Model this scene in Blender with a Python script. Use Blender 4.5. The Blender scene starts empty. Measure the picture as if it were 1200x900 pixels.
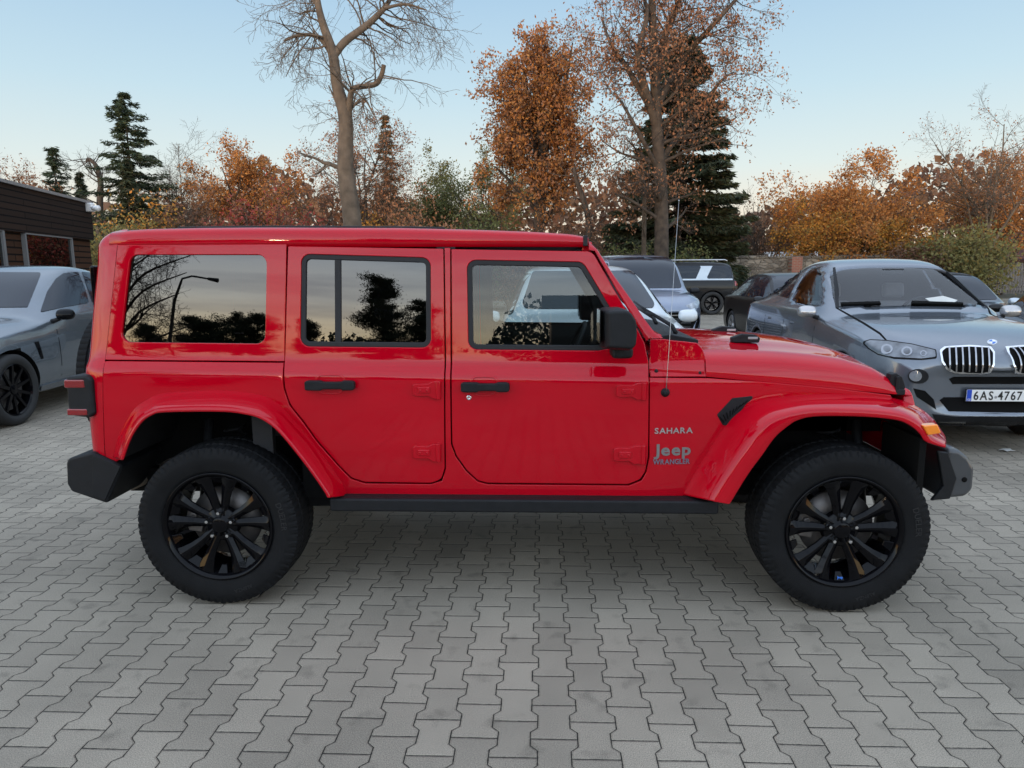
import bpy, bmesh, math, random
import numpy as np
from mathutils import Vector, Matrix
from mathutils.geometry import delaunay_2d_cdt
from mathutils.bvhtree import BVHTree
R = math.radians
random.seed(7)
SC = bpy.context.scene
COL = SC.collection

# ------------------------------------------------------------------ camera
CAM = np.array([1.577, -4.17, 1.645])
PITCH, YAW, ROLL, FPX = .162, .041, -.006, 832.0
_fw = np.array([-math.sin(YAW)*math.cos(PITCH), math.cos(YAW)*math.cos(PITCH), -math.sin(PITCH)])
_rt = np.array([math.cos(YAW), math.sin(YAW), 0.0])
_up = np.cross(_rt, _fw)
_r2 = _rt*math.cos(ROLL)+_up*math.sin(ROLL)
_u2 = -_rt*math.sin(ROLL)+_up*math.cos(ROLL)
cd = bpy.data.cameras.new('camera')
cam = bpy.data.objects.new('camera', cd)
COL.objects.link(cam)
M = Matrix.Identity(4)
for i in range(3):
    M[i][0] = _r2[i]; M[i][1] = _u2[i]; M[i][2] = -_fw[i]; M[i][3] = CAM[i]
cam.matrix_world = M
cd.sensor_width = 36; cd.lens = FPX/1200*36; cd.clip_end = 1000; cd.clip_start = .05
SC.camera = cam

# ------------------------------------------------------------------ light
SUN_EL, SUN_AZ = 2.4, 200.0      # compass-like: azimuth from +Y clockwise; behind the photographer
W = bpy.data.worlds.new('World'); SC.world = W; W.use_nodes = True
nt = W.node_tree; nt.nodes.clear()
wo = nt.nodes.new('ShaderNodeOutputWorld'); bg = nt.nodes.new('ShaderNodeBackground')
sky = nt.nodes.new('ShaderNodeTexSky'); sky.sky_type = 'NISHITA'; sky.sun_disc = False
sky.sun_elevation = R(SUN_EL); sky.sun_rotation = R(SUN_AZ)
sky.air_density = 1.0; sky.dust_density = 1.6; sky.ozone_density = 1.2; sky.altitude = 200
bg.inputs['Strength'].default_value = .15
# evening sky: the sky texture graded towards pale blue overhead, a bright warm band over the set sun behind
# the photographer and a pale peach one opposite, with thin streaky cloud
L = nt.links.new
tc = nt.nodes.new('ShaderNodeTexCoord'); sep = nt.nodes.new('ShaderNodeSeparateXYZ'); L(tc.outputs['Generated'], sep.inputs[0])
def sky_ramp(stops):
    r = nt.nodes.new('ShaderNodeValToRGB'); e = r.color_ramp.elements
    while len(e) < len(stops): e.new(.5)
    mxv = max(max(c) for _, c in stops)
    for q, (p_, c) in zip(e, stops): q.position = p_; q.color = (c[0]/mxv, c[1]/mxv, c[2]/mxv, 1)
    L(sep.outputs['Z'], r.inputs[0])
    k = nt.nodes.new('ShaderNodeVectorMath'); k.operation = 'SCALE'; k.inputs['Scale'].default_value = mxv*SKY_K; L(r.outputs[0], k.inputs[0]); return k.outputs[0]
SKY_K = 2.2
r_front = sky_ramp([(0, (.95, .74, .56)), (.07, (.93, .86, .74)), (.13, (.76, .86, .86)), (.22, (.58, .77, .88)), (.36, (.39, .60, .82)), (.50, (.50, .66, .88)), (.75, (1.1, 1.3, 1.6)), (1, (1.3, 1.52, 1.9))])
r_back = sky_ramp([(0, (3.8, 1.8, .6)), (.06, (4.6, 2.9, 1.2)), (.10, (4.0, 3.5, 2.4)), (.15, (3.0, 3.2, 3.1)), (.21, (2.1, 2.5, 2.9)), (.35, (1.6, 1.9, 2.25)), (.6, (1.25, 1.5, 1.85)), (1, (1.3, 1.52, 1.9))])
ym = nt.nodes.new('ShaderNodeMapRange'); ym.interpolation_type = 'SMOOTHSTEP'; ym.inputs['From Min'].default_value = .35; ym.inputs['From Max'].default_value = -.55
L(sep.outputs['Y'], ym.inputs['Value'])
grade = nt.nodes.new('ShaderNodeMix'); grade.data_type = 'RGBA'; L(ym.outputs[0], grade.inputs[0]); L(r_front, grade.inputs[6]); L(r_back, grade.inputs[7])
mp = nt.nodes.new('ShaderNodeMapping'); mp.inputs['Scale'].default_value = (2.2, 2.2, 26); mp.inputs['Rotation'].default_value = (R(3), R(2), 0)
nz = nt.nodes.new('ShaderNodeTexNoise'); nz.inputs['Scale'].default_value = 1.5; nz.inputs['Detail'].default_value = 6
rp = nt.nodes.new('ShaderNodeMapRange'); rp.inputs['From Min'].default_value = .47; rp.inputs['From Max'].default_value = .66
L(tc.outputs['Generated'], mp.inputs['Vector']); L(mp.outputs[0], nz.inputs['Vector']); L(nz.outputs['Fac'], rp.inputs['Value'])
mu = nt.nodes.new('ShaderNodeMath'); mu.operation = 'MULTIPLY'; L(rp.outputs[0], mu.inputs[0]); L(ym.outputs[0], mu.inputs[1])
mu2 = nt.nodes.new('ShaderNodeMath'); mu2.operation = 'MULTIPLY'; mu2.inputs[1].default_value = .6; L(mu.outputs[0], mu2.inputs[0])
cl = nt.nodes.new('ShaderNodeMix'); cl.data_type = 'RGBA'; cl.blend_type = 'MULTIPLY'; cl.inputs[7].default_value = (.42, .47, .58, 1)
L(mu2.outputs[0], cl.inputs[0]); L(grade.outputs[2], cl.inputs[6])
mx = nt.nodes.new('ShaderNodeMix'); mx.data_type = 'RGBA'; mx.inputs[0].default_value = .94
L(sky.outputs[0], mx.inputs[6]); L(cl.outputs[2], mx.inputs[7])
L(mx.outputs[2], bg.inputs['Color']); L(bg.outputs[0], wo.inputs['Surface'])

sd = bpy.data.lights.new('sun', 'SUN'); sun = bpy.data.objects.new('sun', sd); COL.objects.link(sun)
sd.energy = .8; sd.angle = R(4); sd.color = (1, .72, .48)
az, el = R(SUN_AZ), R(SUN_EL)
sdir = Vector((math.sin(az)*math.cos(el), math.cos(az)*math.cos(el), math.sin(el)))
sun.rotation_euler = sdir.to_track_quat('Z', 'Y').to_euler()

SC.view_settings.view_transform = 'Standard'; SC.view_settings.look = 'None'
SC.view_settings.exposure = 1.6; SC.view_settings.gamma = 1
SC.render.engine = 'CYCLES'
SC.cycles.max_bounces = 8; SC.cycles.transparent_max_bounces = 24

# ------------------------------------------------------------------ projection helpers
def ray(px, py):
    return _fw+_r2*(px-600)/FPX+_u2*(450-py)/FPX
def U(px, py, y):
    d = ray(px, py); t = (y-CAM[1])/d[1]; return CAM+d*t
def G(px, py, z=0.0):
    d = ray(px, py); t = (z-CAM[2])/d[2]; return CAM+d*t
def UD(px, py, dep):
    return CAM+ray(px, py)*dep

# ------------------------------------------------------------------ materials
MATS = {}
def mat(name, base, rough=.5, metal=0., coat=0., spec=.5, var=.06, vscale=6., bump=0., bscale=60., coat_rough=.03, alpha=None, trans=0., emit=None, ior=1.5, rvar=0.):
    if name in MATS: return MATS[name]
    m = bpy.data.materials.new(name); m.use_nodes = True; MATS[name] = m
    n = m.node_tree; b = n.nodes['Principled BSDF']; l = n.links.new
    b.inputs['Roughness'].default_value = rough; b.inputs['Metallic'].default_value = metal
    b.inputs['Coat Weight'].default_value = coat; b.inputs['Coat Roughness'].default_value = coat_rough
    b.inputs['Specular IOR Level'].default_value = spec; b.inputs['IOR'].default_value = ior
    b.inputs['Transmission Weight'].default_value = trans
    if emit:
        b.inputs['Emission Color'].default_value = (*emit[0], 1); b.inputs['Emission Strength'].default_value = emit[1]
    t = n.nodes.new('ShaderNodeTexCoord'); z = n.nodes.new('ShaderNodeTexNoise')
    z.inputs['Scale'].default_value = vscale; z.inputs['Detail'].default_value = 5
    l(t.outputs['Object'], z.inputs['Vector'])
    r = n.nodes.new('ShaderNodeValToRGB')
    r.color_ramp.elements[0].position = .3; r.color_ramp.elements[1].position = .7
    r.color_ramp.elements[0].color = (*[c*(1-var) for c in base], 1); r.color_ramp.elements[1].color = (*[min(1, c*(1+var)) for c in base], 1)
    l(z.outputs['Fac'], r.inputs['Fac']); l(r.outputs[0], b.inputs['Base Color'])
    if rvar:
        q = n.nodes.new('ShaderNodeMapRange'); q.inputs['To Min'].default_value = max(0, rough-rvar); q.inputs['To Max'].default_value = rough+rvar
        l(z.outputs['Fac'], q.inputs['Value']); l(q.outputs[0], b.inputs['Roughness'])
    if bump:
        z2 = n.nodes.new('ShaderNodeTexNoise'); z2.inputs['Scale'].default_value = bscale; z2.inputs['Detail'].default_value = 3
        l(t.outputs['Object'], z2.inputs['Vector'])
        bp = n.nodes.new('ShaderNodeBump'); bp.inputs['Strength'].default_value = bump; bp.inputs['Distance'].default_value = .01
        l(z2.outputs['Fac'], bp.inputs['Height']); l(bp.outputs[0], b.inputs['Normal'])
    return m

def glassmat(name, tint, refl_ior=1.55, rough=0.0):
    m = bpy.data.materials.new(name); m.use_nodes = True; MATS[name] = m
    n = m.node_tree; n.nodes.clear(); l = n.links.new
    o = n.nodes.new('ShaderNodeOutputMaterial'); mixn = n.nodes.new('ShaderNodeMixShader')
    tr = n.nodes.new('ShaderNodeBsdfTransparent'); tr.inputs[0].default_value = (*tint, 1)
    gl = n.nodes.new('ShaderNodeBsdfGlossy'); gl.inputs['Roughness'].default_value = rough
    gl.inputs['Color'].default_value = (1, 1, 1, 1)
    fr = n.nodes.new('ShaderNodeFresnel'); fr.inputs['IOR'].default_value = refl_ior
    t = n.nodes.new('ShaderNodeTexCoord'); z = n.nodes.new('ShaderNodeTexNoise'); z.inputs['Scale'].default_value = 1.2
    l(t.outputs['Object'], z.inputs['Vector'])
    bp = n.nodes.new('ShaderNodeBump'); bp.inputs['Strength'].default_value = .03; bp.inputs['Distance'].default_value = .01
    l(z.outputs['Fac'], bp.inputs['Height']); l(bp.outputs[0], gl.inputs['Normal'])
    l(fr.outputs[0], mixn.inputs[0]); l(tr.outputs[0], mixn.inputs[1]); l(gl.outputs[0], mixn.inputs[2])
    l(mixn.outputs[0], o.inputs[0]); return m

RED = mat('red_paint', (.45, .0006, .0105), .5, 0, 1.0, .0, .03, 3, coat_rough=.02)
RED.node_tree.nodes['Principled BSDF'].inputs['Coat IOR'].default_value = 1.43
BLK = mat('black_plastic', (.011, .012, .014), .5, 0, 0, .22, .15, 20, .25, 700)
BLK2 = mat('dark_void', (.006, .006, .006), .9, spec=.1)
SEAL = mat('rubber_seal', (.018, .018, .02), .6, spec=.3)
GBLK = mat('gloss_black', (.003, .003, .004), .10, 0, .28, .03)
TYRE = mat('tyre_rubber', (.0085, .009, .010), .7, 0, 0, .14, .25, 12, .3, 300, rvar=.1)
CHROME = mat('chrome', (.75, .75, .77), .12, 1.0)
STEEL = mat('brake_steel', (.14, .13, .125), .45, .7, var=.2, vscale=20)
TRIM = mat('seat_cloth', (.02, .02, .022), .8, bump=.2)
SILVER = mat('badge_silver', (.55, .56, .58), .3, .8)
AMBER = mat('amber_lens', (.9, .25, .01), .15, 0, 1)
REDL = mat('red_lens', (.22, .003, .006), .12, 0, 1)
HEADL = mat('lamp_lens', (.34, .36, .39), .12, .45, 1, var=.45, vscale=9)
GLASS_P = glassmat('privacy_glass', (.045, .045, .05), 1.9)
GLASS_F = glassmat('window_glass', (.62, .68, .67), 1.62)

# ------------------------------------------------------------------ object helpers
def parent_to(o, p):
    if p is not None: o.parent = p
def tag(o, label=None, cat=None, group=None, kind=None):
    if label: o['label'] = label
    if cat: o['category'] = cat
    if group: o['group'] = group
    if kind: o['kind'] = kind
    return o
def empty(name, loc=(0, 0, 0), rz=0, label=None, cat=None, group=None):
    o = bpy.data.objects.new(name, None); COL.objects.link(o); o.location = loc; o.rotation_euler = (0, 0, rz)
    o.empty_display_size = .2
    return tag(o, label, cat, group)
def mkobj(name, V, F, m, parent=None, smooth=False, normals=None):
    me = bpy.data.meshes.new(name); me.from_pydata([tuple(map(float, v)) for v in V], [], [tuple(map(int, f)) for f in F]); me.validate()
    if smooth or normals is not None: me.polygons.foreach_set('use_smooth', [True]*len(me.polygons))
    if isinstance(m, (list, tuple)):
        for q in m: me.materials.append(q)
    else: me.materials.append(m)
    if normals is not None:
        try: me.normals_split_custom_set_from_vertices([tuple(map(float, x)) for x in normals])
        except Exception as e: print('normals', name, e)
    me.update()
    o = bpy.data.objects.new(name, me); COL.objects.link(o); parent_to(o, parent); return o

class MB:
    """collects shapes into one mesh"""
    def __init__(s): s.V = []; s.F = []
    def add(s, V, F):
        n = len(s.V); s.V += [tuple(v) for v in V]; s.F += [tuple(i+n for i in f) for f in F]; return s
    def box(s, c, d, rot=None):
        c = np.array(c, float); d = np.array(d, float)/2
        P = np.array([(x, y, z) for x in (-1, 1) for y in (-1, 1) for z in (-1, 1)])*d
        if rot is not None: P = P@np.array(rot).T
        return s.add(P+c, [(0, 1, 3, 2), (4, 6, 7, 5), (0, 4, 5, 1), (2, 3, 7, 6), (0, 2, 6, 4), (1, 5, 7, 3)])
    def tube(s, path, r, n=8, cap=True):
        path = [np.array(p, float) for p in path]
        rr = r if isinstance(r, (list, tuple)) else [r]*len(path)
        V = []; F = []; prev = None
        for i, p in enumerate(path):
            t = path[min(i+1, len(path)-1)]-path[max(i-1, 0)]; t = t/(np.linalg.norm(t)+1e-9)
            a = prev if prev is not None else (np.array([0, 0, 1.]) if abs(t[2]) < .9 else np.array([1., 0, 0]))
            a = a-t*(a@t); a /= np.linalg.norm(a)+1e-9; prev = a; b = np.cross(t, a)
            for k in range(n):
                q = 2*math.pi*k/n; V.append(p+rr[i]*(a*math.cos(q)+b*math.sin(q)))
        for i in range(len(path)-1):
            for k in range(n):
                k2 = (k+1) % n; F.append((i*n+k, i*n+k2, (i+1)*n+k2, (i+1)*n+k))
        if cap:
            F.append(tuple(range(n))[::-1]); F.append(tuple((len(path)-1)*n+k for k in range(n)))
        return s.add(V, F)
    def lathe(s, prof, n=48, axis='y', c=(0, 0, 0), close=False):
        """prof = [(offset along axis, radius)]"""
        V = []; F = []; m = len(prof)
        for k in range(n):
            q = 2*math.pi*k/n; ca, sa = math.cos(q), math.sin(q)
            for (h, r) in prof:
                if axis == 'y': V.append((c[0]+r*ca, c[1]+h, c[2]+r*sa))
                elif axis == 'x': V.append((c[0]+h, c[1]+r*ca, c[2]+r*sa))
                else: V.append((c[0]+r*ca, c[1]+r*sa, c[2]+h))
        for k in range(n):
            k2 = (k+1) % n
            for j in range(m-1): F.append((k*m+j, k2*m+j, k2*m+j+1, k*m+j+1))
        return s.add(V, F)
    def prism(s, poly, y0, y1):
        """polygon in x,z swept along y"""
        n = len(poly)
        V = [(p[0], y0, p[1]) for p in poly]+[(p[0], y1, p[1]) for p in poly]
        F = [tuple(range(n)), tuple(range(2*n-1, n-1, -1))]+[(i, n+i, n+(i+1) % n, (i+1) % n) for i in range(n)]
        return s.add(V, F)
    def build(s, name, m, parent=None, smooth=False, bevel=0, seg=2, angle=30, sub=0):
        o = mkobj(name, s.V, s.F, m, parent, smooth)
        bm = bmesh.new(); bm.from_mesh(o.data); bmesh.ops.recalc_face_normals(bm, faces=bm.faces)
        bm.to_mesh(o.data); bm.free()
        if sub:
            md = o.modifiers.new('sub', 'SUBSURF'); md.levels = md.render_levels = sub
        if bevel:
            md = o.modifiers.new('bevel', 'BEVEL'); md.width = bevel; md.segments = seg; md.limit_method = 'ANGLE'; md.angle_limit = R(angle)
            md.harden_normals = True
            o.data.polygons.foreach_set('use_smooth', [True]*len(o.data.polygons))
        return o

def roundpoly(pts, r, seg=5):
    """round the corners of a closed 2D polygon; r a number or a list"""
    out = []; n = len(pts)
    for i in range(n):
        p = np.array(pts[i], float); a = np.array(pts[i-1], float); b = np.array(pts[(i+1) % n], float)
        rr = r[i] if isinstance(r, (list, tuple)) else r
        if rr <= 0: out.append(p); continue
        u = a-p; v = b-p; lu, lv = np.linalg.norm(u), np.linalg.norm(v); u = u/lu; v = v/lv
        ang = math.acos(max(-1, min(1, u@v)))
        if ang > 3.05: out.append(p); continue
        d = min(rr/math.tan(ang/2), lu*.48, lv*.48); r2 = d*math.tan(ang/2)
        s0 = p+u*d; s1 = p+v*d; c = p+(u+v)/np.linalg.norm(u+v)*(r2/math.sin(ang/2))
        a0 = math.atan2(*(s0-c)[::-1]); a1 = math.atan2(*(s1-c)[::-1])
        da = (a1-a0+math.pi) % (2*math.pi)-math.pi
        for k in range(seg+1):
            q = a0+da*k/seg; out.append(c+r2*np.array([math.cos(q), math.sin(q)]))
    return np.array(out)
def area2(P):
    P = np.asarray(P); x, y = P[:, 0], P[:, 1]; return .5*np.sum(x*np.roll(y, -1)-np.roll(x, -1)*y)
def offset(P, d):
    """positive d = inward, polygon made ccw first; returns ccw"""
    P = np.asarray(P, float)
    if area2(P) < 0: P = P[::-1]
    a = P-np.roll(P, 1, 0); b = np.roll(P, -1, 0)-P
    a /= np.linalg.norm(a, axis=1)[:, None]+1e-12; b /= np.linalg.norm(b, axis=1)[:, None]+1e-12
    na = np.stack([-a[:, 1], a[:, 0]], 1); nb = np.stack([-b[:, 1], b[:, 0]], 1)
    m = na+nb; ln = np.sum(m*m, 1)[:, None]; m = 2*m/np.maximum(ln, .6)
    return P+m*d, m/np.linalg.norm(m, axis=1)[:, None]
def dedupe(P, eps=1e-4):
    out = []
    for p in P:
        if not out or np.linalg.norm(p-out[-1]) > eps: out.append(p)
    if np.linalg.norm(out[0]-out[-1]) < eps: out.pop()
    return np.array(out)
def inside(P, Q):
    """mask of points Q inside polygon P"""
    x, y = Q[:, 0], Q[:, 1]; r = np.zeros(len(Q), bool); n = len(P)
    for i in range(n):
        x0, y0 = P[i]; x1, y1 = P[(i+1) % n]
        c = ((y0 > y) != (y1 > y))
        if y1 != y0: r ^= c & (x < (x1-x0)*(y-y0)/(y1-y0)+x0)
    return r
def mindist(P, Q):
    d = np.full(len(Q), 1e9); n = len(P)
    for i in range(n):
        a = P[i]; b = P[(i+1) % n]; ab = b-a; t = np.clip(((Q-a)@ab)/(ab@ab+1e-12), 0, 1)
        d = np.minimum(d, np.linalg.norm(Q-(a+t[:, None]*ab), axis=1))
    return d
def resample(P, step):
    out = []; n = len(P)
    for i in range(n):
        a = P[i]; b = P[(i+1) % n]; k = max(1, int(np.linalg.norm(b-a)/step))
        for j in range(k): out.append(a+(b-a)*j/k)
    return np.array(out)
def cdt(outer, holes, pts):
    """triangulate: returns verts, tris (ccw). first len(outer)+sum(holes) verts keep their order"""
    vs = [Vector(p) for p in outer]; es = [(i, (i+1) % len(outer)) for i in range(len(outer))]
    for h in holes:
        n = len(vs); vs += [Vector(p) for p in h]; es += [(n+i, n+(i+1) % len(h)) for i in range(len(h))]
    nb = len(vs); vs += [Vector(p) for p in pts]
    V, E, F, ov, oe, of = delaunay_2d_cdt(vs, es, [], 0, 1e-7)
    V = np.array([tuple(v) for v in V]); F = np.array([f for f in F if len(f) == 3])
    cen = V[F].mean(1); ok = inside(np.asarray(outer), cen)
    for h in holes: ok &= ~inside(np.asarray(h), cen)
    F = F[ok]
    A = V[F]; s = (A[:, 1, 0]-A[:, 0, 0])*(A[:, 2, 1]-A[:, 0, 1])-(A[:, 2, 0]-A[:, 0, 0])*(A[:, 1, 1]-A[:, 0, 1])
    F[s < 0] = F[s < 0][:, ::-1]
    inv = {}
    for new, olds in enumerate(ov):
        for o_ in olds: inv[o_] = new
    return V, F, inv
def gridpts(outer, holes, xs, ys, margin):
    X, Y = np.meshgrid(xs, ys); Q = np.stack([X.ravel(), Y.ravel()], 1)
    ok = inside(np.asarray(outer), Q); Q = Q[ok]
    for h in holes: Q = Q[~inside(np.asarray(h), Q)]
    if len(Q):
        d = mindist(np.asarray(outer), Q)
        for h in holes: d = np.minimum(d, mindist(np.asarray(h), Q))
        Q = Q[d > margin]
    return Q
# =================================================================== ground & sky-lit yard are in p4; the red car first
JEEP = empty('off_road_car', (0, 0, 0), 0, 'bright red four-door off-road car with black wheels standing side-on in front of everything', 'car')
_zt = np.linspace(-1, 1, 2001)
_wt = np.interp(_zt, [-.80, -.62, -.42, -.2, -.065, -.045, -.004, .012, .05, .56, .60, .9], [.762, .776, .786, .787, .782, .777, .755, .750, .745, .694, .688, .64])
_k = np.exp(-.5*(np.arange(-20, 21)/6.0)**2); _k /= _k.sum(); _wt = np.convolve(np.pad(_wt, 20, mode='edge'), _k, 'valid')
def belt(x): return 1.20-.0175*x
def wside(x, z):
    w = np.interp(z-belt(x), _zt, _wt)
    t = np.clip((x-2.12)/1.3, 0, 1)
    return w-.185*t**1.15
def Us(px, py, off=0.):
    y = -.78
    for _ in range(8):
        p = U(px, py, y); y = -(float(wside(p[0], p[2]))+off)
    return np.array([p[0], p[2]])
def T(pts, off=0.): return [Us(a, b, off) for a, b in pts]
XS = np.arange(-.9, 3.7, .045)
ZS = np.concatenate([np.arange(.45, 1.08, .04), np.arange(1.08, 1.25, .007), np.arange(1.27, 1.9, .04)])

def panel(name, outer, holes, m, parent, sgn=-1, off=0., edge=.0035, depth=.018, surf=wside, label=None, xs=XS, zs=ZS, holedepth=None):
    outer = resample(dedupe(np.asarray(outer)), .03)
    holes = [resample(dedupe(np.asarray(h)), .03) for h in holes]
    if area2(outer) < 0: outer = outer[::-1]
    holes = [h[::-1] if area2(h) < 0 else h for h in holes]
    rings = []
    in0, n0 = offset(outer, edge); in1, _ = offset(outer, edge*.29)
    rings.append((in0, in1, outer, -n0, depth))
    h0s = []
    for h in holes:
        a, nn = offset(h, -edge); b, _ = offset(h, -edge*.29)
        rings.append((a, b, h, nn, holedepth or depth)); h0s.append(a)
    Q = gridpts(in0, h0s, xs, zs, .006)
    V2, F2, inv = cdt(in0, h0s, Q)
    e = 6e-3
    def n3(P):
        x, z = P[:, 0], P[:, 1]
        dx = (surf(x+e, z)-surf(x-e, z))/(2*e); dz = (surf(x, z+e)-surf(x, z-e))/(2*e)
        N = np.stack([-dx, np.ones(len(P)), -dz], 1); return N/np.linalg.norm(N, axis=1)[:, None]
    def pos(P, d): return np.stack([P[:, 0], surf(P[:, 0], P[:, 1])+off-d, P[:, 1]], 1)
    V = pos(V2, 0); N = n3(V2); Fs = [tuple(f) for f in F2]
    base = 0
    for (a, b, c, o2, dp) in rings:
        k = len(a); idx = [inv[base+i] for i in range(k)]; base += k
        na = n3(a); out3 = np.stack([o2[:, 0], np.zeros(k), o2[:, 1]], 1)
        n1 = na+out3; n1 /= np.linalg.norm(n1, axis=1)[:, None]
        s = len(V)
        V = np.concatenate([V, pos(b, edge*.29), pos(c, edge), pos(c, dp)]); N = np.concatenate([N, n1, out3, out3])
        ccw = 1 if a is in0 else -1
        for i in range(k):
            j = (i+1) % k
            for (p, q, r_, t_) in ((idx[i], idx[j], s+j, s+i), (s+i, s+j, s+k+j, s+k+i), (s+k+i, s+k+j, s+2*k+j, s+2*k+i)):
                f = (p, t_, r_, q) if ccw == 1 else (p, q, r_, t_)
                Fs.append(f)
    # x,z ccw seen with y up flips: orient so outward (+w) faces out
    V[:, 1] *= sgn; N[:, 1] *= sgn
    if sgn > 0: Fs = [tuple(f[::-1]) for f in Fs]
    o = mkobj(name, V, Fs, m, parent, True, N)
    if label: o['label'] = label
    return o

# ---- outlines (x, z) on the body side, measured off the photograph
hard_side = roundpoly(T([(137.5, 287), (335.5, 286), (333.2, 423.6), (122.6, 421.8)]), .004)
win1 = roundpoly(T([(152.5, 298.5), (312.5, 298.5), (310.5, 403), (141, 401)]), .045, 7)
rdoor = roundpoly(T([(337.5, 288.5), (519.5, 291.5), (521, 430), (521, 549), (517, 562), (505, 566), (428, 565), (412, 560), (398, 546), (371, 515), (355.5, 493), (340, 474), (334, 455), (333.5, 424)]),
                  [.006, .006, 0, .05, .04, .03, .05, .05, .06, .15, .2, .15, .1, 0])
rwin = roundpoly(T([(353, 297.5), (504.5, 302), (505, 407.5), (352, 406)]), .045, 7)
fdoor = roundpoly(T([(529, 292), (694, 294.5), (720, 340), (745, 382), (755.5, 402), (760, 424), (760, 440), (759.5, 535), (756, 553), (750, 562), (736, 567.5), (571.5, 566), (560, 563), (547, 551), (535, 534), (530, 520), (529.5, 430)]),
                  [.006, .05, 0, 0, .08, .05, 0, .05, .04, .04, .05, .05, .05, .06, .06, .05, 0])
fwin = roundpoly(T([(547, 304.5), (683, 307), (716, 362), (722, 385), (722, 407), (702, 411), (549, 409.5)]), [.045, .05, .06, .03, .03, .02, .045], 7)

lower = T([(123.2, 423.2), (332.2, 425.2), (332.2, 455.5), (338.8, 475), (354, 494), (370, 516.5), (397, 547.3), (411.2, 561.5), (427.8, 566.8), (505, 567.7), (518, 563.6), (522.4, 549.5), (522.4, 430),
           (520.9, 290.5), (527.5, 290.5), (528, 430), (528.4, 520.5), (533.7, 535), (546, 552.3), (559.6, 564.6), (571.5, 567.8), (737, 569.3), (751.8, 563.6), (757.6, 553.4), (761, 535), (761.2, 442.6),
           (829, 443.2), (900, 448), (980, 455.5), (1044, 463), (1050, 480)])
lower += T([(1046, 485), (960, 474), (925, 480), (885, 510), (850, 555), (838, 583)]) + T([(620, 582), (404, 580.5)]) + T([(390, 565), (365, 525), (325, 478), (290, 470), (200, 470), (172, 486), (148, 535), (124, 547)])

def both(fn):
    for s in (-1, 1): fn(s)

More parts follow.
